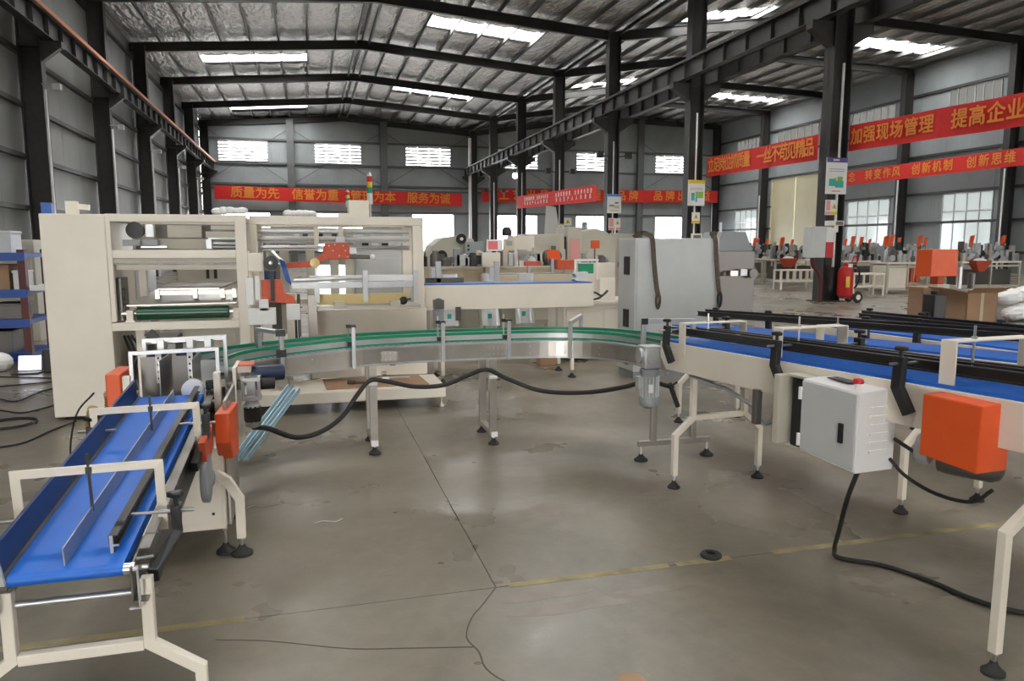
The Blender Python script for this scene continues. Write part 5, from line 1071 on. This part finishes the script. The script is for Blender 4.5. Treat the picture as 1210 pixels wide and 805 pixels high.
# notices on the columns
def notice(name, label, x0, x1, y, z0, z1, head, items, cat='sign'):
    t = thing(name, label, cat, ((x0 + x1) / 2, y, z0)); MB().box(x0, x1, y, y + .02, z0, z1).build('board', 'paper', t)
    if head: MB().box(x0, x1, y - .004, y, z1 - (z1 - z0) * .13, z1).build('header', head, t)
    W, Hh = x1 - x0, z1 - z0
    for a, b, c, d, m in items: MB().box(x0 + W * a, x0 + W * b, y - .005, y - .001, z0 + Hh * c, z0 + Hh * d).build('print', m, t)
    return t
def tri(t, x, y, z, s):
    MB().prism([(x - s, y, z - s * .8), (x + s, y, z - s * .8), (x, y, z + s)], (0, .003, 0)).build('triangle', 'yellow', t); MB().box(x - s * .12, x + s * .12, y - .003, y, z - s * .5, z + s * .35).build('mark', 'black', t)
ln = [(.12, .88, .62 + .06 * k, .635 + .06 * k, 'grey2') for k in range(2)]
notice('layout_board', 'white layout board with purple header and green plan on the nearest column', 14.0, 14.68, 17.88, 3.04, 4.04, 'purple', ln + [(.15, .5, .22, .42, 'teal'), (.45, .85, .18, .36, 'teal'), (.55, .8, .36, .48, 'green2'), (.4, .5, .40, .46, 'yellow'), (.3, .7, .06, .10, 'pink'), (.3, .6, .91, .96, 'grey')])
t = notice('warning_sign', 'white warning sign with yellow triangle below the layout board', 14.03, 14.42, 17.88, 2.46, 2.88, None, [(.06, .40, .3, .95, 'pink'), (.0, .5, .02, .22, 'pink'), (.52, 1, .02, .22, 'yellow')]); tri(t, 14.32, 17.875, 2.70, .085)
notice('layout_board', 'white plan board with an orange header on the second column', 14.1, 14.82, 25.88, 3.13, 4.1, 'yellow', ln + [(.2, .4, .2, .5, 'teal'), (.45, .9, .3, .55, 'green2'), (.45, .55, .15, .35, 'skyb')])
t = notice('warning_sign', 'yellow warning triangle sign on the second column', 14.30, 14.64, 25.88, 2.45, 2.88, None, [(0, 1, .02, .25, 'yellow')]); tri(t, 14.47, 25.875, 2.72, .1)
notice('layout_board', 'white board with a blue header on the third column', 14.12, 14.85, 33.88, 3.18, 4.1, 'skyb', [(.15, .5, .35, .45, 'grey2'), (.5, .85, .25, .4, 'ltan'), (.2, .8, .1, .16, 'ltan'), (.55, .8, .5, .58, 'gunm')])
t = notice('warning_sign', 'pink and yellow warning sign on the third column', 14.2, 14.83, 33.88, 2.36, 2.94, None, [(.05, .42, .3, .95, 'pink'), (.0, 1, .02, .22, 'pink')]); tri(t, 14.68, 33.875, 2.72, .11)
t = notice('warning_sign', 'small yellow warning sign on the fourth column', 14.35, 14.72, 41.88, 2.42, 2.9, 'yellow', [(0, 1, .02, .3, 'yellow')]); tri(t, 14.53, 41.875, 2.68, .09)
t = notice('warning_sign', 'yellow triangle sign on the end wall between far windows', 23.2, 23.95, Y1 - .35, 3.5, 4.2, None, []); tri(t, 23.57, Y1 - .36, 3.85, .25)
for k, (y, z, lab) in enumerate(((33.9, 1.9, 'small grey switch box on the third column'), (41.9, 1.8, 'small grey switch box on the fourth column'), (25.9, 1.75, 'small cream switch box on the second column'))):
    t = thing('switch_box', lab, 'switch box', (14.5, y, z)); MB().box(14.28, 14.72, y - .1, y, z, z + .32).build('body', 'grey' if k < 2 else 'cream', t, bevel=.01); MB().box(14.34, 14.66, y - .105, y - .1, z + .12, z + .26).build('window', 'gunm', t)

# ---- things on the far right behind the conveyors
t = thing('work_table', 'dark topped table carrying the open carton, behind the third conveyor', 'table', (6.8, 6.1, 0))
MB().box(5.75, 8.2, 5.7, 6.6, .79, .83).build('tabletop', 'rail', t, bevel=.004)
for x in (5.85, 8.1):
    for y in (5.78, 6.5): MB().box(x - .03, x + .03, y - .03, y + .03, 0, .79).build('leg', 'cream2', t)
t = thing('carton', 'open brown carton standing on the dark topped table', 'box', (6.45, 6.1, .83))
bx = MB(); x0, x1, y0, y1, z0, z1, w = 6.30, 6.68, 5.85, 6.2, .832, 1.13, .006
for a in ((x0, x1, y0, y0 + w), (x0, x1, y1 - w, y1), (x0, x0 + w, y0, y1), (x1 - w, x1, y0, y1)): bx.box(a[0], a[1], a[2], a[3], z0, z1)
bx.box(x0, x1, y0, y1, z0, z0 + w).build('carton_body', 'card', t)
MB().prism([(x0, y0, z1), (x1, y0, z1), (x1 + .03, y0 - .12, z1 + .055), (x0 - .04, y0 - .12, z1 + .06)], (0, .003, .005)).build('flap', 'card', t); MB().prism([(x0, y0, z1), (x0, y1, z1), (x0 - .15, y1, z1 + .05), (x0 - .15, y0, z1 + .04)], (0, 0, .005)).build('flap', 'card', t); MB().prism([(x1, y0, z1), (x1, y1, z1), (x1 + .12, y1, z1 + .02), (x1 + .12, y0, z1 + .02)], (0, 0, .005)).build('flap', 'card', t); MB().box((x0 + x1) / 2 - .02, (x0 + x1) / 2 + .02, y0 - .001, y0, z0, z1).build('tape', 'ltan', t)
tag(MB().box(6.20, 6.42, 6.30, 6.5, .832, 1.16).box(6.18, 6.44, 6.28, 6.52, 1.14, 1.17).build('parts_bin', 'card', bevel=.004), 'greyish brown smaller carton left of the open carton on the table', 'box')
tag(MB().box(5.90, 6.05, 5.85, 6.0, .83, 1.12).cyl((5.97, 5.92, 1.12), (5.97, 5.92, 1.16), .04, 10).box(5.86, 5.9, 5.88, 5.96, .83, .95).build('battery_box', 'black', bevel=.01), 'black upright box at the left end of the dark topped table', 'box')
rr = random.Random(5)
for k, (x, y, z, r) in enumerate(((6.97, 5.9, .905, .10), (7.20, 6.0, .92, .12), (7.02, 6.06, 1.07, .13), (7.52, 6.0, .93, .13), (7.34, 6.1, 1.09, .12))):
    m = MB(); n, mm = 12, 8
    m.loft([[V(x + math.cos(2*PI*j/n) * math.sin(PI*i/mm) * r * (1.25 + .3 * rr.random()) + 1e-4, y + math.sin(2*PI*j/n) * math.sin(PI*i/mm) * r * (.9 + .3 * rr.random()), z - math.cos(PI*i/mm) * r * .7 + .01 * rr.random()) for j in range(n)] for i in range(mm + 1)])
    tag(m.build('white_plastic_bag', 'white', smooth=False), ['small white plastic bag low beside the open carton', 'white plastic bag second from the open carton, low in the heap', 'large white plastic bag at the top left of the heap', 'white plastic bag low at the right of the heap', 'white plastic bag at the top right of the heap'][k], 'plastic bag', 'white plastic bags heaped right of the carton')
t = thing('orange_machine_guard', 'orange square guard on a post beyond the conveyors on the right', 'guard', (9.2, 9.2, 0))
MB().box(8.97, 9.46, 9.0, 9.3, 1.14, 1.545).build('guard_box', 'orange', t, bevel=.01); MB().box(9.16, 9.28, 9.05, 9.2, 1.02, 1.14).build('neck', 'redo', t, bevel=.01); MB().box(9.1, 9.34, 9.0, 9.25, 0, 1.02).build('pedestal', 'cream2', t, bevel=.01); MB().cyl((9.62, 9.1, .9), (9.62, 9.1, 1.28), .035, 10).build('piston', 'chrome', t, smooth=True); MB().box(9.3, 9.9, 9.0, 9.3, .8, .95).build('deck', 'gunm', t); MB().cyl((9.85, 9.1, .9), (9.85, 9.1, 1.18), .05, 12).build('valve', 'gunm', t)
tag(MB().tube(smoothline([V(7.2, 8.2, .02), V(7.3, 8.3, .25), V(7.45, 8.3, .3), V(7.6, 8.2, .02), V(7.5, 8.0, .015), V(7.3, 8.05, .02)], 5), .012).build('white_tube', 'white'), 'white hose loop lying on the floor left of the black box', 'hose')

# ---- far left: rack, laptop, cables, wall board
t = thing('storage_rack', 'maroon steel rack with blue shelves left of the blank machine panel', 'rack', (-4.2, 11.6, 0))
for x in (-5.2, -3.7):
    for y in (11.3, 12.2): MB().box(x - .045, x + .045, y - .045, y + .045, 0, 1.55).build('post', 'rackr', t)
MB().box(-4.32, -4.24, 11.26, 11.34, 0, 1.55).build('post', 'rackr', t)
for z in (1.47, .98, .58, .12): MB().box(-5.25, -3.65, 11.25, 12.25, z - .03, z + .03).build('shelf', 'rackb', t); MB().box(-5.25, -3.65, 11.24, 11.26, z - .07, z + .04).build('shelf_lip', 'rackb', t)
stuff = [(-4.9, 1.5, .3, .28, 'card'), (-4.5, 1.5, .25, .2, 'paper'), (-4.0, 1.5, .3, .3, 'grey'), (-4.85, 1.01, .35, .3, 'grey2'), (-4.05, 1.01, .3, .34, 'card'), (-4.5, 1.01, .25, .22, 'gunm'), (-3.8, 1.01, .12, .26, 'paper'), (-4.9, .61, .3, .24, 'bluep'), (-4.45, .61, .28, .26, 'card'), (-3.95, .61, .34, .22, 'gunm'), (-4.8, .15, .35, .3, 'card'), (-4.1, .15, .35, .3, 'gunm')]
names = ['tan carton on the left of the top rack shelf', 'white paper box in the middle of the top rack shelf', 'grey box on the right of the top rack shelf', 'dark grey box on the left of the second rack shelf', 'tan carton on the right of the second rack shelf', 'dark metal box in the middle of the second rack shelf', 'narrow white box at the right end of the second rack shelf', 'blue bin on the left of the third rack shelf', 'tan carton in the middle of the third rack shelf', 'dark metal box on the right of the third rack shelf', 'tan carton at the bottom left of the rack', 'dark metal box at the bottom right of the rack']
for (x, z, w, h, c), nm in zip(stuff, names):
    m = MB().box(x - w/2, x + w/2, 11.4, 11.8, z, z + h).box(x - w/2 - .01, x + w/2 + .01, 11.39, 11.81, z + h - .04, z + h); tag(m.build('storage_box', c, bevel=.008), nm, 'box', 'boxes on the storage rack')
tag(MB().box(-3.64, -3.10, 11.3, 11.7, 1.0, 1.03).box(-3.64, -3.10, 11.3, 11.32, 1.03, 1.07).box(-3.64, -3.10, 11.68, 11.7, 1.03, 1.07).build('wall_tray', 'white'), 'small white tray fixed at the right end of the storage rack', 'tray')
t = thing('laptop', 'open laptop with a glowing white screen on the floor by the rack', 'laptop', (-3.45, 10.6, 0))
MB().box(-3.62, -3.32, 10.35, 10.55, 0, .02).build('keyboard', 'black', t); sc_ = MB().prism([(-3.61, 10.56, .02), (-3.33, 10.56, .02), (-3.35, 10.66, .21), (-3.63, 10.66, .21)], (0, .012, 0)).build('lid', 'black', t); MB().prism([(-3.60, 10.557, .03), (-3.345, 10.557, .03), (-3.362, 10.653, .2), (-3.617, 10.653, .2)], (0, .002, 0)).build('screen', 'screen', sc_)
tag(MB().box(-3.28, -2.95, 10.4, 10.75, 0, .30).box(-3.22, -3.0, 10.45, 10.7, .3, .34).build('tool_case', 'black', bevel=.02), 'black tool case on the floor beside the laptop', 'case')
tag(MB().hull_ball((-3.9, 10.75, .12), .16, 10, 7, (1.2, 1, .8)).build('paper_heap', 'paper', smooth=False), 'crumpled pale paper bag on the floor left of the laptop', 'paper')
for pts, lab in (([(-3.9, 10.3), (-3.37, 10.1), (-3.04, 9.94), (-2.7, 9.8)], 'dark cable on the floor nearest the laptop'), ([(-3.6, 9.45), (-3.2, 9.59), (-2.93, 9.68), (-2.6, 9.7)], 'dark cable on the floor, second from the laptop'), ([(-3.3, 8.8), (-3.15, 8.7), (-2.95, 8.55), (-2.88, 9.09), (-2.7, 9.4)], 'bent dark cable on the floor between the others'), ([(-3.2, 8.2), (-2.95, 8.1), (-2.71, 7.92), (-2.58, 8.08), (-2.45, 8.4)], 'dark cable on the floor curving towards the blank panel'), ([(-2.6, 6.5), (-2.42, 6.58), (-2.28, 6.7), (-2.2, 7.08), (-2.1, 7.4)], 'dark cable on the floor at the left frame edge, nearest the camera')):
    tag(MB().tube(smoothline([V(x, y, .009) for x, y in pts], 5), .008, 7).build('floor_cable', 'rubber', smooth=True), lab, 'cable')
lp_ = [V(-2.62 + .20 * math.cos(a) , 7.40 + .22 * math.sin(a), .010 + .0006 * k) for k in range(40) for a in [2 * PI * k / 20]]
tag(MB().tube(lp_, .008, 7).build('cable_coil', 'rubber', smooth=True), 'coiled dark cable on the floor beside the blank panel', 'cable')
m = MB().tube([V(-1.33 + .055 * math.cos(a), 5.2 + .11 * math.sin(a), .52 + .16 * math.cos(a + .6)) for a in [2 * PI * i / 40 for i in range(30)]], .028, 9); m2 = [ ]
t = thing('ribbed_hose', 'tan ribbed hose hanging beside the orange guard at the left', 'hose', (-1.33, 5.2, 0)); m.build('hose_body', 'brownh', t, smooth=True)
P = [V(-1.33 + .055 * math.cos(a), 5.2 + .11 * math.sin(a), .52 + .16 * math.cos(a + .6)) for a in [2 * PI * i / 40 for i in range(30)]]
for a, b in zip(P[::1], P[1::1]): MB().cyl(a.lerp(b, .3), a.lerp(b, .7), .033, 9).build('rib', 'brownh', t)
MB().tube(smoothline([V(-1.36, 5.2, .66), V(-1.5, 5.3, .5), V(-1.58, 5.4, .2), V(-1.5, 5.35, .02), V(-1.3, 5.2, .015)], 5), .006).build('lead', 'rubber', t)
t = thing('notice_board', 'white notice board on the left wall at the frame edge', 'board', (-7.4, 19.6, 3)); MB().box(-7.95, -7.9, 20.0, 22.0, 2.7, 3.9).build('board', 'paper', t); MB().box(-7.9, -7.885, 20.2, 21.8, 2.9, 3.5).build('sheet', 'grey', t); MB().box(-8.2, -7.95, 20.9, 21.1, 3.2, 3.4).build('bracket', 'steel', t)
t = thing('pipe_rail', 'grey horizontal pipe with hanging hose along the left wall', 'pipe', (-6.8, 14, 0)); MB().cyl((-6.9, 12.0, 2.1), (-6.9, 19.5, 2.15), .05, 8).build('pipe', 'grey2', t)
for y in (12.3, 15.8, 19.2): MB().box(-6.95, -6.85, y - .05, y + .05, 0, 2.1).build('upright', 'grey2', t)
MB().tube(smoothline([V(-6.85, 15.2, 2.1), V(-6.8, 15.6, 1.2), V(-6.9, 16.4, 2.0), V(-6.95, 17.6, 2.6), V(-7.2, 18.4, 3.1)], 6), .05, 7).build('hose', 'rubber', t)
t = thing('wall_cabinet', 'low cream cabinet against the left wall behind the rack', 'cabinet', (-5.2, 14, 0)); MB().box(-5.9, -4.4, 14, 14.7, 0, 1.7).build('body', 'cream2', t, bevel=.01); MB().box(-5.85, -5.17, 13.985, 14, .1, 1.65).build('door', 'cream2', t); MB().box(-5.13, -4.45, 13.985, 14, .1, 1.65).build('door', 'cream2', t)
